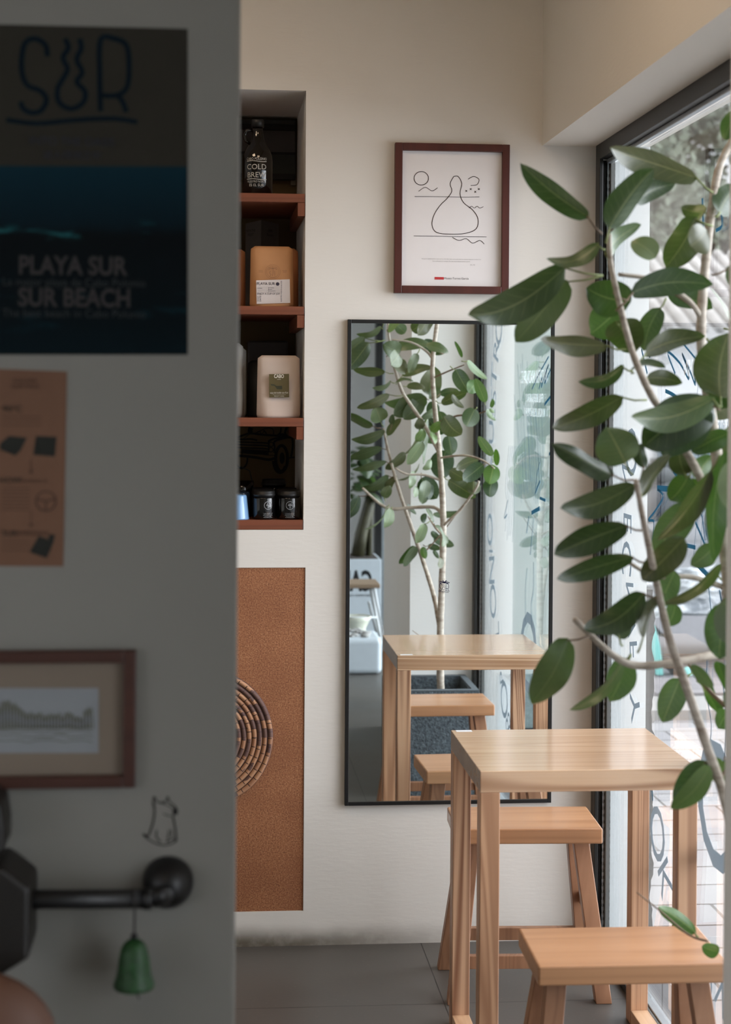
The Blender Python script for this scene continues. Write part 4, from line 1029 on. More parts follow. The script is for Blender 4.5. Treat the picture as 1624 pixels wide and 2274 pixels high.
kp_ = thing('kraft_notice', nw(70, 1257), 'brown kraft paper leaflet with printed boxes taped below the poster', 'leaflet')
kn = flat('kraft leaflet', (112, 80, 60), .8, var=.08, scale=6)
p = [nw(-190, 1256, .0008), nw(141, 1258, .0008), nw(149, 825, .0008), nw(-190, 812, .0008)]
MB().add(p+[v_+Vector((0, -.0004, 0)) for v_ in p], [(0, 1, 2, 3), (7, 6, 5, 4), (0, 4, 5, 1), (1, 5, 6, 2), (2, 6, 7, 3), (3, 7, 4, 0)]).build('paper', kn, kp_)
dk = flat('dark leaflet print', (26, 28, 22), .8); bt_ = flat('brown leaflet print', (72, 48, 36), .8)
b = MB()
for pl_ in (((0, 985), (20, 968), (60, 972), (46, 1000), (34, 1012), (0, 998)), ((80, 968), (126, 970), (122, 1014), (74, 1010)), ((86, 1190), (108, 1198), (108, 1188), (122, 1186), (120, 1202), (104, 1240), (66, 1226))):
    MB().poly([nw(*q, .0018) for q in pl_][::-1]).build('printed_picture', dk, kp_)
for w_, s_, x_, y_ in (('90°C', .0125, 28, 909), ('HOW', .0115, 22, 1067), ('SUR', .0115, 22, 1185)): text_mb(w_, s_, nw(x_, y_, .0018), (1, 0, 0), (0, 0, 1)).build('dark_print', dk, kp_)
def flush(nm):
    global b
    b.build(nm, bt_, kp_); b = MB()
b = MB(); b.ribbon([nw(102+22*math.cos(a*PI/10), 1113+22*math.sin(a*PI/10), .0018) for a in range(21)], .0022, (0, -1, 0), 1)
b.ribbon([nw(82, 1108, .0018), nw(102, 1113, .0018), nw(122, 1108, .0018)], .0022, (0, -1, 0), 1); b.ribbon([nw(102, 1113, .0018), nw(102, 1133, .0018)], .0022, (0, -1, 0), 1)
flush('wheel_picture')
for y0, y1 in ((1014, 1048), (1134, 1166)): b.ribbon([nw(69, y0, .0018), nw(69, y1, .0018)], .0009, (0, -1, 0), 1); b.poly([nw(69+4*math.cos(a), y1+4*math.sin(a), .0018) for a in (0, 1, 2, 3, 4, 5, 6)][::-1]); flush('arrow')
for y in (925, 934, 944, 1084, 1092, 1100, 1108, 1116, 1124, 1132, 1202, 1212, 1222): b.ribbon([nw(4, y, .0018), nw(66 if y > 1080 else 92, y+.5, .0018)], .0009, (0, -1, 0), 1)
flush('text_rules')
for w_, s_, x_, y_ in (('FOLLOW\nOUR PAGE', .0078, 56, 852), ('To make it', .0085, 74, 1067), ('EVERYDAY', .0085, 74, 1184)): text_mb(w_, s_, nw(x_, y_, .0018), (1, 0, 0), (0, 0, 1)).build('brown_print', bt_, kp_)

fp = thing('framed_sketch', nw(100, 1752, .0), 'brown framed sketch with a beige mat, on the near wall above the black rail', 'picture')
fx0, fx1 = nw(-180, 1600, .012).x, nw(301, 1600, .014).x; fz0, fz1 = nw(100, 1752, .014).z, nw(100, 1446, .014).z; fw2 = .0165
b = MB(); ya, yb = NW-.016, NW
b.box(fx0, fx0+fw2, ya, yb, fz0, fz1).box(fx1-fw2, fx1, ya, yb, fz0, fz1).box(fx0+fw2, fx1-fw2, ya, yb, fz1-fw2, fz1).box(fx0+fw2, fx1-fw2, ya, yb, fz0, fz0+fw2)
b.build('frame', wood('dark brown frame', (74, 40, 26), (60, 30, 20), (40, 18, 12), 'x', 30, .5, .2, 9), fp, bevel=.002)
MB().box(fx0+fw2, fx1-fw2, NW-.005, NW-.001, fz0+fw2, fz1-fw2).build('mat_board', flat('beige mat', (122, 110, 97), .9, var=.01), fp)
rect(MB(), -60, 1528, 219, 1672, .0056).build('drawing_paper', flat('sketch paper', (134, 138, 142), .9, var=.03), fp)
b = MB(); rs = random.Random(4)
def sq_(pts, w): b.ribbon([nw(*p, .0066) for p in pts], w, (0, -1, 0), 2)
x = -40
while x < 205:
    h_ = 12 + 34*abs(math.sin(x*.031+.9))*abs(math.cos(x*.013)) + rs.uniform(0, 16); sq_([(x, 1618), (x+2, 1618-h_), (x+6, 1612-h_*.9), (x+9, 1618)], .0012); x += 7
for y in (1616, 1624, 1634, 1646): sq_([(xx, y+rs.uniform(-3, 3)) for xx in range(-50, 212, 16)], .0010)
b.build('sketch_lines', flat('olive sketch ink', (88, 88, 66), .9), fp)

b = MB()
def dg(x, y): return nw(x/3.609, 1740 + y/3.609, .001)
def dsk(pts, w=.0013): b.ribbon([dg(*p) for p in pts], w, (0, -1, 0), 4)
dsk([(1228, 180), (1235, 105), (1262, 150), (1290, 150), (1330, 145), (1345, 105), (1362, 150), (1400, 180), (1420, 205)], .0017)
dsk([(1228, 150), (1240, 220), (1225, 320), (1190, 420)], .0022); dsk([(1290, 160), (1340, 170), (1390, 200)])
dsk([(1310, 240), (1350, 258), (1390, 258)]); dsk([(1385, 262), (1402, 340), (1414, 440), (1400, 470)], .0022)
dsk([(1145, 405), (1180, 440), (1240, 475), (1310, 495), (1380, 480), (1420, 445)], .0018); dsk([(1150, 400), (1190, 430)], .0018)
dsk([(1255, 375), (1255, 430), (1290, 470)], .0018); dsk([(1355, 375), (1345, 440), (1340, 470)]); dsk([(1370, 370), (1385, 450)]); dsk([(1330, 470), (1400, 440)])
b.poly([dg(1405+22*math.cos(a*.45), 225+30*math.sin(a*.45)) for a in range(14)][::-1])
tag(b.build('dog_doodle', flat('pencil black', (30, 30, 28), .9)), 'small black line doodle of a sitting dog on the near wall', 'doodle')

# black rail with round wall flange
ry = NW-.055
rail = thing('black_rail', nw(200, 1997, .0), 'black round rail ending in a ball flange, fixed to the near wall', 'rail')
fc = on_y(372, 1967, NW-.02); fr_ = (on_y(430, 1967, NW-.02).x - on_y(314, 1967, NW-.02).x)/2
MB().lathe([(0, 0), (fr_, 0), (fr_, .004), (fr_*.97, .012), (fr_*.86, .024), (fr_*.6, .036), (fr_*.3, .041), (0, .043)], fc.x, NW-.0002, fc.z, 40, axis='y').build('wall_flange', flat('satin black iron', (7, 7, 8), .42, var=.02), rail)
pa, pb = on_y(-150, 1999, ry), on_y(335, 1996, ry); pr0 = (on_y(200, 1975.5, ry).z - on_y(200, 2018, ry).z)/2
iron = MATS['satin black iron']
MB().tube([pa, pb], pr0, 20).build('rail_tube', iron, rail)
MB().tube([on_y(318, 1996, ry), on_y(338, 1996, ry)], pr0*1.12, 20).tube([pb, pb+Vector((.012, .003, .004)), Vector((fc.x-.004, ry+.012, fc.z-.006)), Vector((fc.x, NW-.03, fc.z))], [pr0, pr0*1.02, pr0*1.02, pr0], 16).build('elbow', iron, rail)
# bell
b0 = on_y(298, 2085, ry); b1 = on_y(298, 2192, ry); br = (on_y(344, 2180, ry).x - on_y(252, 2180, ry).x)/2; bh = b0.z-b1.z
bell = thing('wind_bell', (b0.x, ry, b1.z), 'small green cast bell hanging by a string from the black rail', 'bell')
prof = [(0, bh), (.26*br, bh*.985), (.48*br, bh*.92), (.64*br, bh*.80), (.74*br, bh*.6), (.80*br, bh*.4), (.85*br, bh*.24), (.97*br, bh*.12), (br, bh*.04), (.98*br, 0), (.9*br, .0), (.7*br, bh*.3), (0, bh*.8)]
MB().lathe(prof, b0.x, ry, b1.z, 36).build('bell_body', flat('green patina', (24, 66, 26), .5, var=.3, scale=120, bump=.6), bell)
MB().sphere((b0.x, ry, b0.z+.003), .005, 10).build('bell_knob', iron, bell)
st_ = flat('grey string', (52, 48, 46), .8)
MB().tube([(b0.x, ry, b0.z+.004), (b0.x+.0005, ry, on_y(298, 2018, ry).z)], .0016, 6).tube([(b0.x+pr0*1.04*math.cos(a*.45)*0 , ry-pr0*1.05*math.sin(a*.45), on_y(298, 1997, ry).z-pr0*1.05*math.cos(a*.45)) for a in range(15)], .0012, 6).build('string', st_, bell)
MB().tube([(b0.x, ry, b1.z+.01), (b0.x+.001, ry, b1.z-.002), (b0.x+.007, ry, b1.z-.016)], .0011, 6).build('clapper_cord', st_, bell)
# wooden hexagonal mount, dark chair back and tan cushion at the left edge
hx_ = MB(); yh = NW-.10
pts = [on_y(*q, yh) for q in ((-70, 1966), (0, 1925), (66, 1975), (64, 2130), (0, 2170), (-70, 2130))]
o_ = Vector((0, .1003, 0)); n_ = len(pts)
hx_.add(pts + [q+o_ for q in pts], [tuple(range(n_)), tuple(n_+i for i in range(n_))[::-1]] + [(i, i+n_, (i+1) % n_+n_, (i+1) % n_) for i in range(n_)])
tag(hx_.build('hexagonal_block', wood('very dark wood', (24, 19, 12), (18, 14, 9), (10, 7, 5), 'z', 30, .5, .3, 12), bevel=.006), 'dark brown hexagonal block around the left end of the black rail', 'block')
b = MB(); yq = NW-.08
pts = [on_y(*q, yq) for q in ((-80, 1760), (-20, 1762), (2, 1790), (10, 1840), (9, 1885), (2, 1902), (-80, 1902))]; n_ = len(pts); o_ = Vector((0, .0795, 0))
b.add(pts + [q+o_ for q in pts], [tuple(range(n_)), tuple(n_+i for i in range(n_))[::-1]] + [(i, i+n_, (i+1) % n_+n_, (i+1) % n_) for i in range(n_)])
tag(b.build('wall_hook', MATS['very dark wood'], bevel=.006), 'dark rounded wooden piece at the far left edge below the brown picture frame', 'wall hook')
c0 = on_y(-60, 2330, NW-.16); R0_ = (on_y(128, 2290, NW-.16)-c0).length
ch = thing('leather_armchair', (c0.x, NW-.16, 0), 'rounded tan leather chair back rising in the bottom left corner before the near wall', 'chair')
MB().sphere(c0, R0_, 32, (1, .45, .92)).build('backrest', flat('tan leather', (88, 56, 38), .6, var=.05), ch)
MB().box(c0.x-.2, c0.x+.2, NW-.60, NW-.16, .40, .47).build('seat', MATS['tan leather'], ch, bevel=.02)
for dx in (-.17, .17):
    for yy in (NW-.57, NW-.19): MB().box(c0.x+dx-.015, c0.x+dx+.015, yy-.015, yy+.015, 0, .40 if yy < NW-.3 else .52).build('leg', iron, ch)

# ================================================================ seen in the mirror: planters, step stool behind the camera
wp_ = flat('white planter plastic', (196, 206, 214), .4, var=.02)
lp = thing('low_planter', (.78, -4.6, 0), 'low white planter tub with rounded corners and pebbles, seen at the mirror left edge', 'planter')
MB().box(.52, .985, -4.78, -4.455, .0, .205).build('tub', wp_, lp, bevel=.03, segs=5)
b = MB(); rs = random.Random(3)
for i in range(60): b.sphere((rs.uniform(.56, .94), rs.uniform(-4.74, -4.50), .205+rs.uniform(0, .008)), rs.uniform(.012, .026), 8, (1, 1, .6))
o = b.build('pebbles', flat('grey pebbles', (150, 150, 148), .7, var=.2), lp); o['kind'] = 'stuff'
tp = thing('tall_planter', (.82, -5.9, 0), 'tall white planter box lettered in black, seen in the mirror behind the step stool', 'planter')
MB().box(.50, 1.113, -6.12, -5.72, 0, .52).build('box', wp_, tp, bevel=.004)
MB().box(.515, 1.098, -6.105, -5.735, .505, .5215).build('soil', MATS['potting soil'], tp)
blk = flat('black vinyl', (10, 12, 16), .6)
merge(text_mb('CABO', .18, (1.055, -5.7195, .375), (-1, 0, 0), (0, 0, 1), 'LEFT', .56, off=.006), text_mb('BREWING COFFEE', .024, (1.052, -5.7195, .287), (-1, 0, 0), (0, 0, 1), 'LEFT', 1.0)).build('lettering', blk, tp)
pt = thing('dark_house_plant', (.98, -5.92, .522), 'dark leafy house plant with thick stems growing in the tall white planter', 'plant')
MB().tube([(.98, -5.92, .522), (1.0, -5.92, .66), (1.05, -5.92, .86), (1.07, -5.92, .98)], [.045, .042, .035, .02], 10).tube([(1.05, -5.93, .522), (1.06, -5.93, .75), (1.09, -5.93, 1.0)], [.02, .018, .012], 8).build('stem', flat('dark olive stem', (58, 56, 36), .6, var=.3), pt)
b = MB(); rs = random.Random(8)
for i in range(26):
    a = rs.uniform(0, 2*PI); z = rs.uniform(.85, 1.25); r = rs.uniform(.04, .1)
    bs = Vector((.98+r*.5*math.cos(a), -5.92+r*.5*math.sin(a), z)); tpv = bs + Vector((math.cos(a)*.13, math.sin(a)*.13, rs.uniform(-.12, .02)))
    ax = (tpv-bs).normalized(); sd = ax.cross(Vector((0, 0, 1))).normalized()
    mm_ = leaf_mesh(bs, tpv, .10, sd, -.15, .2)
    b = merge(b, mm_)
b.build('foliage', LM[0], pt)
ss = thing('step_stool', (.78, -5.15, 0), 'white metal folding step stool with a wooden top, seen at the mirror left', 'step stool')
wm = flat('white tube metal', (176, 180, 182), .35, .2)
sx1 = .955
MB().box(.63, 1.03, -5.28, -5.0, .42, .445).build('top_board', wood('greyed top wood', (150, 130, 108), (132, 112, 92), (104, 84, 66), 'x', 30, .5, .3, 14), ss, bevel=.004)
MB().tube([(.975, -5.02, .42), (1.05, -4.90, .010)], .010).build('leg', wm, ss); MB().tube([(1.015, -5.26, .42), (1.10, -5.40, .010)], .010).build('leg', wm, ss)
MB().tube([(.67, -5.02, .42), (.62, -4.90, .010)], .010).build('leg', wm, ss); MB().tube([(.67, -5.26, .42), (.62, -5.40, .010)], .010).build('leg', wm, ss)
MB().tube([(.64, -4.965, .25), (1.01, -4.965, .25)], .009).tube([(.96, -4.98, .34), (1.04, -5.30, .12)], .008).build('brace', wm, ss)
MB().tube([(.61, -4.93, .13), (1.03, -4.93, .13)], .010).build('foot_bar', wm, ss)
vs_ = flat('cream ceramic', (206, 208, 192), .3)
t = MB().lathe([(0, 0), (.05, 0), (.055, .03), (.052, .05), (.075, .1), (.085, .125), (.08, .125), (.05, .07), (0, .06)], .885, -4.93, .1405, 28)
cb = thing('ceramic_bowl', (.885, -4.93, .1405), 'cream footed ceramic bowl standing on the foot bar of the step stool', 'bowl')
t.build('bowl_body', vs_, cb)

# ================================================================ vinyl lettering and drawing on the window glass
def film(name, c, f):
    k = Nt(name); k.col(lin(c)); k.rough(.6); tl = k.add('ShaderNodeBsdfTranslucent'); tl.inputs[0].default_value = (*lin(c), 1)
    mx = k.add('ShaderNodeMixShader'); mx.inputs[0].default_value = f
    k.link(k.b.outputs[0], mx.inputs[1]); k.link(tl.outputs[0], mx.inputs[2]); k.link(mx.outputs[0], k.out.inputs['Surface']); return k.m
vb = film('grey blue vinyl', (108, 120, 128), .35); vd = film('deep blue vinyl', (16, 72, 96), .3); vw = film('white vinyl', (232, 238, 240), .2)
dec = thing('window_lettering', glass_pt(1400, 1700, 1.1485), 'large grey blue letters arranged in an arc on the shop window glass', 'lettering')
def gl_text(ch, px, py, hpx, rot, mirror=True, X=1.1484, ref=False, sq=1.0):
    fn = glass_ref if ref else glass_pt
    O = fn(px, py, X); e = fn(px, py-hpx/2, X); e2 = fn(px, py+hpx/2, X); size = (e.z-e2.z)*1.35
    ux = Vector((K, 1, 0)).normalized(); uy = Vector((0, 0, 1))
    if not mirror: ux = -ux
    c, s = math.cos(rot), math.sin(rot)
    return text_mb(ch, size, O, ux*c+uy*s, -ux*s+uy*c, squeeze=sq, lift=0)
# arc on the mirror side of the window (direct view); rotated letters read downwards
for ch, x, y, h_, r in (('O', 1404, 1005, 95, 1.5), ('N', 1390, 1065, 62, 1.5), ('E', 1395, 1160, 66, 1.57), ('C', 1393, 1240, 80, 1.6), ('N', 1400, 1325, 62, 1.66), ('V', 1404, 1388, 62, 1.7), ('F', 1408, 1440, 62, 1.75), ('I', 1403, 1494, 60, 1.8), ('Y', 1412, 1568, 76, 1.86),
                        ('O', 1462, 1850, 108, 2.1), ('K', 1478, 1950, 90, 2.2), ('L', 1508, 2030, 80, 2.3), ('O', 1596, 1780, 260, 2.4), ('D', 1572, 2178, 70, 2.7), ('V', 1602, 2205, 80, 2.8)):
    O = glass_pt(x, y, 1.1484)
    ux = Vector((K, 1, 0)).normalized(); uy = Vector((0, 0, 1))
    e = glass_pt(x, y-h_/2, 1.1484); e2 = glass_pt(x, y+h_/2, 1.1484); size = (e.z-e2.z)*1.55
    th = -r     # letter tops point towards the back wall, reading down, as seen from the street side
    U_ = (ux*math.cos(th) + uy*math.sin(th)); V_ = (ux*math.sin(-th)*-1 + uy*math.cos(th)) if 0 else (ux*(-math.sin(th)) + uy*math.cos(th))
    text_mb(ch, size, O, U_, V_, squeeze=1.0, lift=0).build('letter', vb, dec)
for ch, x, y, h_, r in (('O', 1109, 728, 70, 1.2), ('R', 1103, 780, 56, 1.3), ('T', 1098, 836, 60, 1.4), ('S', 1097, 882, 52, 1.45), ('E', 1096, 922, 40, 1.5), ('U', 1092, 960, 54, 1.57), ('N', 1091, 1030, 50, 1.57),
                        ('O', 1089, 1176, 62, 1.6), ('I', 1091, 1224, 40, 1.65), ('N', 1093, 1266, 60, 1.7), ('O', 1096, 1335, 66, 1.75), ('L', 1104, 1400, 50, 1.8), ('O', 1121, 1552, 72, 2.0), ('P', 1115, 1505, 40, 1.9), ('B', 1129, 1605, 50, 2.1)):
    O = glass_ref(x, y, 1.1484); ux = Vector((K, 1, 0)).normalized(); uy = Vector((0, 0, 1))
    e = glass_ref(x, y-h_/2, 1.1484); e2 = glass_ref(x, y+h_/2, 1.1484); size = (e.z-e2.z)*1.6
    th = r
    text_mb(ch, size, O, ux*math.cos(th)+uy*math.sin(th), ux*(-math.sin(th))+uy*math.cos(th), squeeze=1.0, lift=0).build('letter', vb, dec)
dw = thing('window_drawing', glass_pt(1500, 1200, 1.1484), 'deep blue hand-drawn grass and wave strokes on the shop window glass', 'drawing')
q = MB()
def gs_(pts, w, ref=False):
    w *= .72
    fn = glass_ref if ref else glass_pt
    MB().ribbon([fn(x, y, 1.1474) for x, y in pts], w, (-1, 0, 0), 4).build('stroke', vd, dw)
gs_([(1500, 830), (1483, 782), (1510, 806), (1530, 842), (1526, 815), (1515, 785), (1532, 822), (1545, 855), (1541, 822), (1556, 860)], .010)
gs_([(1515, 760), (1560, 815), (1590, 860)], .008); gs_([(1425, 775), (1432, 805), (1438, 830)], .012); gs_([(1447, 775), (1443, 792), (1436, 760)], .012)
gs_([(1478, 868), (1500, 880), (1530, 910)], .014)
gs_([(1495, 1045), (1508, 1062)], .014); gs_([(1460, 1084), (1486, 1086)], .02); gs_([(1462, 1088), (1473, 1103), (1455, 1135), (1440, 1155), (1452, 1158), (1450, 1190), (1440, 1240)], .009)
gs_([(1548, 1100), (1560, 1150), (1566, 1200)], .008); gs_([(1545, 1160), (1558, 1190), (1568, 1215)], .012); gs_([(1520, 1210), (1545, 1216)], .014)
gs_([(1545, 1250), (1570, 1275), (1584, 1290)], .02); gs_([(1574, 1300), (1582, 1380), (1588, 1440)], .008); gs_([(1598, 1310), (1610, 1380)], .010)
gs_([(1571, 1450), (1570, 1540), (1580, 1610), (1574, 1680)], .007); gs_([(1604, 1500), (1612, 1600), (1608, 1700)], .006); gs_([(1448, 1756), (1450, 1778)], .010)
gs_([(1600, 460), (1604, 500), (1590, 512)], .012); gs_([(1560, 440), (1562, 500), (1560, 520), (1545, 535)], .014); gs_([(1522, 540), (1530, 560), (1540, 535)], .010); gs_([(1578, 470), (1576, 520)], .006)
rs = random.Random(5)
for i in range(16):
    x0 = 1150 + i*3.6; y0 = 1080 + rs.uniform(-20, 40)
    gs_([(x0-8, y0-250+rs.uniform(-60, 60)), (x0+rs.uniform(-3, 3), y0-100), (x0+4, y0)], .0034, True)
for i in range(5):
    x0 = 1123+i*4; gs_([(x0+8, 990), (x0, 1080), (x0+3, 1120), (x0-1, 1200+rs.uniform(-20, 10))], .004, True)
gs_([(1128, 1110), (1120, 1150), (1126, 1142)], .008, True)
hw = thing('opening_hours', glass_ref(1180, 900, 1.1484), 'small white opening hours lettering on the window glass, seen reversed in the mirror', 'lettering')
q = MB(); ux = Vector((-K, -1, 0)).normalized()
for body, y, s_ in (('WORK HOURS', 838, .066), ('FRI. 8:30-18:30', 885, .044), ('WKN. 8:30-19:30', 917, .044)):
    text_mb(body, s_, glass_ref(1185, y, 1.1466), ux, (0, 0, 1), squeeze=1.05, lift=0).build('text_line', vw, hw)

# ================================================================ the street outside
def pav_mat():
    k = Nt('street pavers'); v = k.coord('Object', (1, 1, 1), (0, 0, 0), (0, 0, .0))
    br = k.add('ShaderNodeTexBrick'); k.link(v, br.inputs['Vector']); br.offset = .5
    br.inputs['Scale'].default_value = 1; br.inputs['Brick Width'].default_value = .40; br.inputs['Row Height'].default_value = .20; br.inputs['Mortar Size'].default_value = .006; br.inputs['Bias'].default_value = .0
    br.inputs['Color1'].default_value = (*lin((152, 151, 152)), 1); br.inputs['Color2'].default_value = (*lin((142, 141, 143)), 1); br.inputs['Mortar'].default_value = (*lin((78, 76, 74)), 1)
    n = k.noise(v, 5, 4); k.col(k.mix(k.maprange(n, .35, .7, 0, .25), br.outputs['Color'], lin((160, 158, 156)))); k.rough(.8); k.bump(br.outputs['Fac'], -.4, .004); return k.m
MB().box(1.272, 9, -10, 3.25, -.25, -.03).build('sidewalk', pav_mat(), kind='structure')
b = MB().box(1.274, 9, 3.25, 3.62, -.25, .02); b.build('kerb', flat('kerb stone', (150, 148, 145), .85, var=.06, scale=6), kind='structure')
b = MB().box(1.274, 30, 3.62, 60, -.25, -.03); b.build('road', flat('pale asphalt', (108, 108, 111), .9, var=.12, scale=40, bump=.4), kind='structure')
# rough plaster edge on the outer corner
rs = random.Random(2); b = MB(); vs = []; fs = []
N = 60
for i in range(N+1):
    z = i/N*1.02; x1 = 1.296 + rs.uniform(-.004, .004) + .003*math.sin(i*.6)
    vs += [(1.2735, .004, z), (x1, .004+rs.uniform(-.002, .002), z), (x1+rs.uniform(-.002, .002), .05, z), (1.2735, .05, z)]
for i in range(N):
    for j in range(4): fs.append((i*4+j, i*4+(j+1) % 4, (i+1)*4+(j+1) % 4, (i+1)*4+j))
fs += [(3, 2, 1, 0), (N*4, N*4+1, N*4+2, N*4+3)]
b.add(vs, fs); tag(b.build('crumbling_plaster_strip', flat('weathered grey cement', (66, 70, 72), .9, var=.3, scale=70, bump=.8)), 'rough crumbling grey cement strip along the outer corner beside the window', 'strip')
def gpt(px, py, Y): return on_y(px, py, Y)
k = Nt('grey weathered board'); v = k.coord('Object', (1, 6, 6)); n = k.noise(v, 3, 5, .6, 1.5); k.col(k.ramp(n, [(.3, lin((112, 109, 110))), (.7, lin((140, 136, 137)))])); k.rough(.8)
tag(MB().box(gpt(1452, 1600, 3.7).x, gpt(1660, 1600, 3.7).x, 3.66, 4.1, -.03, .03).build('weathered_board', k.m, bevel=.004), 'pale weathered board lying at the kerb beyond the window', 'board')
# teal bicycle wheel guard and fork
tl_ = flat('turquoise paint', (132, 206, 200), .35); rub = flat('dark rubber', (40, 44, 48), .7)
bi = thing('turquoise_scooter', gpt(1462, 1540, 4.5), 'small turquoise scooter parked behind the crumbling wall corner', 'scooter')
Y_ = 4.5
fk = [gpt(1452, 1385, Y_), gpt(1456, 1392, Y_), gpt(1466, 1430, Y_), gpt(1472, 1470, Y_), gpt(1474, 1500, Y_), gpt(1458, 1500, Y_), gpt(1450, 1440, Y_)]
b = MB(); o_ = Vector((0, .12, 0)); n_ = len(fk)
b.add(fk+[q_+o_ for q_ in fk], [tuple(range(n_))[::-1], tuple(n_+i for i in range(n_))] + [(i, (i+1) % n_, (i+1) % n_+n_, i+n_) for i in range(n_)]); b.build('front_shield', tl_, bi, bevel=.01)
wc = gpt(1448, 1535, Y_); wr = .19
MB().tube([wc+Vector((wr*math.cos(a*PI/12), .05, wr*math.sin(a*PI/12))) for a in range(25)], .035, 10, False).build('wheel', rub, bi)
MB().tube([wc+Vector(((wr+.05)*math.cos(a*PI/12), .05, (wr+.05)*math.sin(a*PI/12))) for a in range(-8, 3)], .03, 8).build('mudguard', tl_, bi)
MB().tube([gpt(1446, 1384, Y_), gpt(1474, 1412, Y_)+Vector((0, .06, 0)), gpt(1484, 1412, Y_)], .012, 8).build('handlebar', rub, bi)
# covered motorbike
k = Nt('silver rain cover'); k.b.inputs['Metallic'].default_value = .35; n = k.noise(k.coord('Object', (1, 1, 1.6)), 5, 5, .6, 1.2)
k.col(k.ramp(n, [(.35, lin((120, 126, 132))), (.65, lin((232, 236, 238)))])); k.rough(.35); k.bump(n, .9, .08)
cvm = k.m
from mathutils import noise as mnoise
c0 = gpt(1552, 1345, 4.9); b = MB(); vs = []; NI, NJ = 34, 64
for i in range(NI+1):
    t_ = i/NI
    for j in range(NJ):
        a = 2*PI*j/NJ
        rr = (.30+.38*t_**.8 + .10*mnoise.noise(Vector((math.cos(a)*2.2, math.sin(a)*2.2, t_*3))) + .05*mnoise.noise(Vector((math.cos(a)*6, math.sin(a)*6, t_*8))))*(1+.12*math.sin(a*5+t_*3)*t_+.06*math.sin(a*11))
        vs.append((c0.x+rr*1.35*math.cos(a)+.10*t_, 5.2+rr*.6*math.sin(a), gpt(1552, 1262, 5.2).z*(1-t_)+.25*t_ + .03*math.sin(a*3)))
b.add(vs, [(i*NJ+j, (i+1)*NJ+j, (i+1)*NJ+(j+1) % NJ, i*NJ+(j+1) % NJ) for i in range(NI) for j in range(NJ)]+[tuple(range(NJ))], smooth=False)
cv = thing('covered_motorbike', (c0.x, 5.2, -.03), 'motorbike under a crumpled silver rain cover parked outside the window', 'motorbike')
b.build('rain_cover', cvm, cv)
for dx in (-.55, .62): MB().tube([Vector((c0.x+dx+.26*math.cos(a*PI/12), 5.2, .25+.26*math.sin(a*PI/12))) for a in range(25)], .05, 8, False).build('wheel', rub, cv)
# two plain motorbikes further off
gm_ = flat('dark grey bike plastic', (52, 56, 64), .35)
def bike(px, py, Y, label):
    z0 = -.03; x = gpt(px, py, Y).x
    t = thing('motorbike', (x, Y, z0), label, 'motorbike', 'motorbikes parked across the street')
    for dx in (-.62, .62): MB().tube([Vector((x+dx+.27*math.cos(a*PI/12), Y, z0+.3+.27*math.sin(a*PI/12))) for a in range(25)], .055, 8, False).build('wheel', rub, t)
    MB().tube([(x-.55, Y, .35), (x-.2, Y, .5), (x+.15, Y, .62), (x+.45, Y, .95)], [.12, .2, .16, .07], 12).build('body', gm_, t)
    MB().tube([(x-.75, Y, .82), (x-.3, Y, .80), (x+.05, Y, .74)], [.07, .1, .08], 10).build('seat', rub, t)
    MB().tube([(x+.62, Y, .3), (x+.42, Y, 1.0)], .03, 8).build('fork', silver, t)
    MB().tube([(x+.36, Y-.36, 1.06), (x+.44, Y, 1.0), (x+.36, Y+.36, 1.06)], .018, 8).build('handlebar', rub, t)
    MB().sphere((x+.56, Y, .86), .09, 12).build('headlight', silver, t)
bike(1500, 1200, 11.5, 'dark motorbike parked across the street, right of the corner post'); bike(1590, 1200, 13.0, 'dark motorbike parked further back at the right edge of the window')
# house with tiled roof
Yh = 17.
hw_ = thing('tiled_roof_house', (7, Yh+2, -.03), 'white house with a pale tiled roof across the street', 'house')
ev = gpt(1520, 742, Yh).z; rg = gpt(1560, 575, Yh+3).z; xl = gpt(1432, 700, Yh).x
MB().box(xl-2.0, 14, Yh+.5, Yh+6, -.03, ev-.02).build('wall', flat('white house wall', (236, 236, 236), .9, var=.02), hw_)
MB().hexa([Vector(p) for p in ((xl-2.4, Yh, ev-.05), (14.3, Yh, ev-.05), (14.3, Yh+3.2, rg-.05), (xl-2.4, Yh+3.2, rg-.05), (xl-2.4, Yh, ev+.05), (14.3, Yh, ev+.05), (14.3, Yh+3.2, rg+.08), (xl-2.4, Yh+3.2, rg+.08))]).build('roof', flat('pale roof slate', (186, 184, 182), .85, var=.1, scale=3), hw_)
b = MB(); x = xl-2.3
while x < 14.2:
    b.tube([(x, Yh-.03, ev+.08), (x, Yh+3.2, rg+.1)], .075, 8); x += .24
o = b.build('tile_rows', flat('grey roof tile', (164, 160, 156), .85, var=.2, scale=5), hw_)
for i, x in enumerate((4.2, 6.2, 8.2, 10.2)):
    w_ = MB().box(x, x+1.0, Yh+.44, Yh+.499, ev-2.6, ev-1.2).build('window', silver, hw_); MB().box(x+.06, x+.94, Yh+.42, Yh+.4395, ev-2.54, ev-1.26).build('window_pane', flat('dull blue glass', (128, 142, 150), .2), w_)
MB().box(5.0, 9.0, Yh+.2, Yh+.49, ev-.9, ev-.35).build('shop_sign', flat('pinkish red sign', (176, 96, 110), .6), hw_) if 0 else None
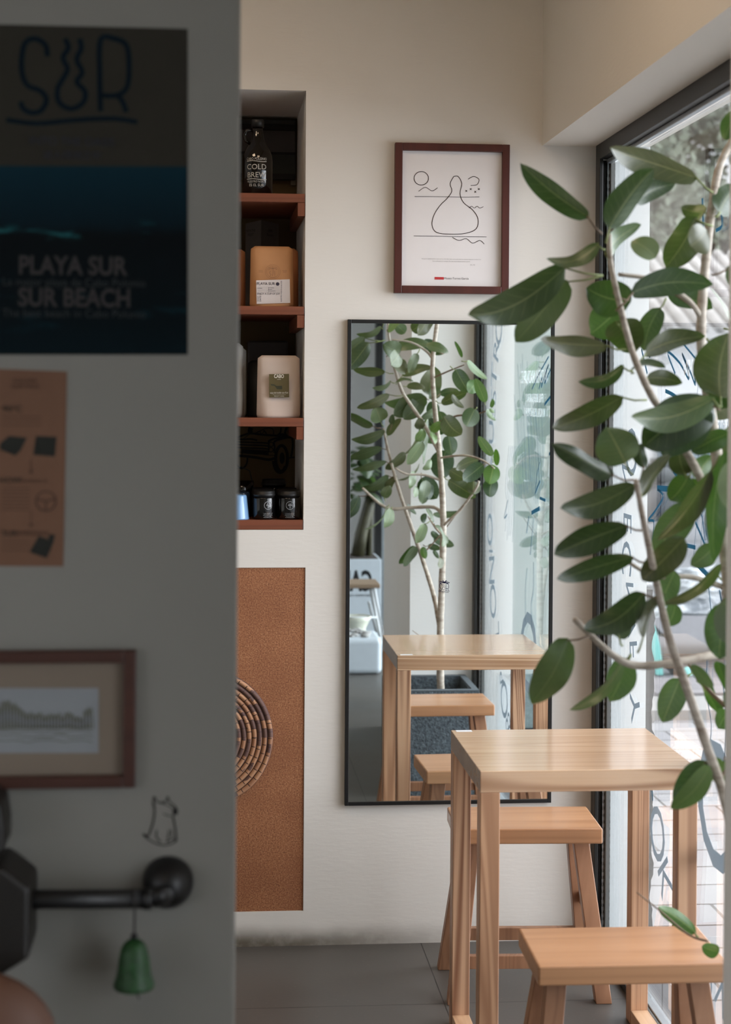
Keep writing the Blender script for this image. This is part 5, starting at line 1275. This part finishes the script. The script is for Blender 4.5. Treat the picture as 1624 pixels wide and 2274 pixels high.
# roadside trees
fol = Nt('street foliage'); n = fol.noise(fol.coord(), 2.5, 3); fol.col(fol.ramp(n, [(.3, lin((70, 78, 64))), (.7, lin((88, 98, 80)))])); fol.rough(.8); fol = fol.m
def tree_(x, Y, zc, r, label, sd, trunk=True, name='street_tree', n=5600, sc=.2):
    rs = random.Random(sd); t = thing(name, (x, Y, -.03), label, 'tree', 'trees across the street')
    b = MB()
    blobs = [(x+rs.uniform(-.6, .6)*r, Y+rs.uniform(-.5, .5)*r, zc+rs.uniform(-.7, .7)*r, r*rs.uniform(.35, .6)) for _ in range(14)]
    for i in range(n):
        c = rs.choice(blobs); d = Vector((rs.gauss(0, 1), rs.gauss(0, 1), rs.gauss(0, 1))).normalized()*c[3]*rs.uniform(.5, 1.05)
        p = Vector(c[:3])+d; u = Vector((rs.gauss(0, 1), rs.gauss(0, 1), rs.gauss(0, 1))).normalized(); w_ = u.orthogonal().normalized()*sc*.5; u = u*sc
        b.add([p-w_, p+u*.5-w_*1.2+w_*1.2, p+w_, p-u*.5], [(0, 1, 2, 3)])
    b.build('foliage', fol, t)
    MB().tube([(x, Y, -.03), (x+.1, Y, zc*.5), (x, Y, zc)], [.2, .16, .08], 10).build('trunk', twig, t)
g0 = gpt(1478, 470, 24.); tree_(g0.x-1.2, 24., g0.z, 2.3, 'grey green tree rising behind the tiled roof, nearest the window corner', 1)
g0 = gpt(1530, 380, 30.); tree_(g0.x-.8, 30., g0.z+1.0, 2.2, 'taller grey green tree further back against the white sky', 2)
g0 = gpt(1585, 560, 26.); tree_(g0.x+3, 34., g0.z+.5, 1.7, 'smaller tree top showing over the roof ridge at the right', 3)
# boundary on the other side, seen in the mirror through the glass
fol2 = Nt('hedge foliage'); n = fol2.noise(fol2.coord(), 3, 3); fol2.col(fol2.ramp(n, [(.3, lin((44, 54, 42))), (.7, lin((66, 76, 62)))])); fol2 = fol2.m
tag(MB().box(1.30, 9, -14, -13.8, -.03, 3.4).build('boundary_wall', flat('pale grey render', (70, 80, 80), .9, var=.06, scale=2)), 'pale rendered wall closing the street behind the camera side, seen faintly in the mirror', 'wall')
tree_(3.6, -11.5, 3.0, 1.3, 'leafy street tree behind the camera side, seen faintly in the mirror', 6, n=1400, sc=.14)

# ================================================================ light
w = bpy.data.worlds.new('overcast sky'); S.world = w; w.use_nodes = True
nt = w.node_tree; bg = nt.nodes['Background']
tc = nt.nodes.new('ShaderNodeTexCoord'); sep = nt.nodes.new('ShaderNodeSeparateXYZ'); nt.links.new(tc.outputs['Generated'], sep.inputs[0])
def mth(op, a, b=None):
    x = nt.nodes.new('ShaderNodeMath'); x.operation = op; x.use_clamp = False
    for i, v in enumerate((a, b)):
        if v is None: continue
        if hasattr(v, 'links'): nt.links.new(v, x.inputs[i])
        else: x.inputs[i].default_value = v
    return x.outputs[0]
# bright cloud towards +x (the hidden sun) and overhead, calmer along the street
sx_ = mth('MAXIMUM', sep.outputs[0], 0.0); sn_ = mth('MAXIMUM', mth('MULTIPLY', sep.outputs[0], -1.0), 0.0); sz_ = mth('MAXIMUM', sep.outputs[2], 0.0)
br_ = mth('ADD', mth('ADD', mth('ADD', SKY_BASE, mth('MULTIPLY', mth('POWER', sn_, 3.0), 3.5)), mth('MULTIPLY', mth('POWER', sx_, 3.0), SKY_SUN)), mth('MULTIPLY', mth('POWER', sz_, 1.5), SKY_TOP))
nt.links.new(br_, bg.inputs['Strength']); bg.inputs['Color'].default_value = (.90, .925, 1.0, 1)
def area(name, loc, size, power, col, target=None, spread=None):
    l = bpy.data.lights.new(name, 'AREA'); l.energy = power; l.color = col; l.shape = 'RECTANGLE'; l.size, l.size_y = size
    if spread: l.spread = spread
    o = bpy.data.objects.new(name, l); COL.objects.link(o); o.location = loc
    if target: o.rotation_euler = (Vector(target)-Vector(loc)).to_track_quat('-Z', 'Y').to_euler()
    return o
# warm ceiling lamps of the cafe (above the frame)
for i, (x, y, p) in enumerate(LAMPS):
    area('ceiling_lamp', (x, y, 3.05), (.5, .5), p, (1.0, .74, .50), (x, y, 0))
S.view_settings.exposure = EXPO
S.cycles.max_bounces = 10; S.cycles.transparent_max_bounces = 16; S.cycles.glossy_bounces = 6; S.cycles.diffuse_bounces = 5
S.cycles.use_denoising = True
S.cycles.caustics_reflective = True
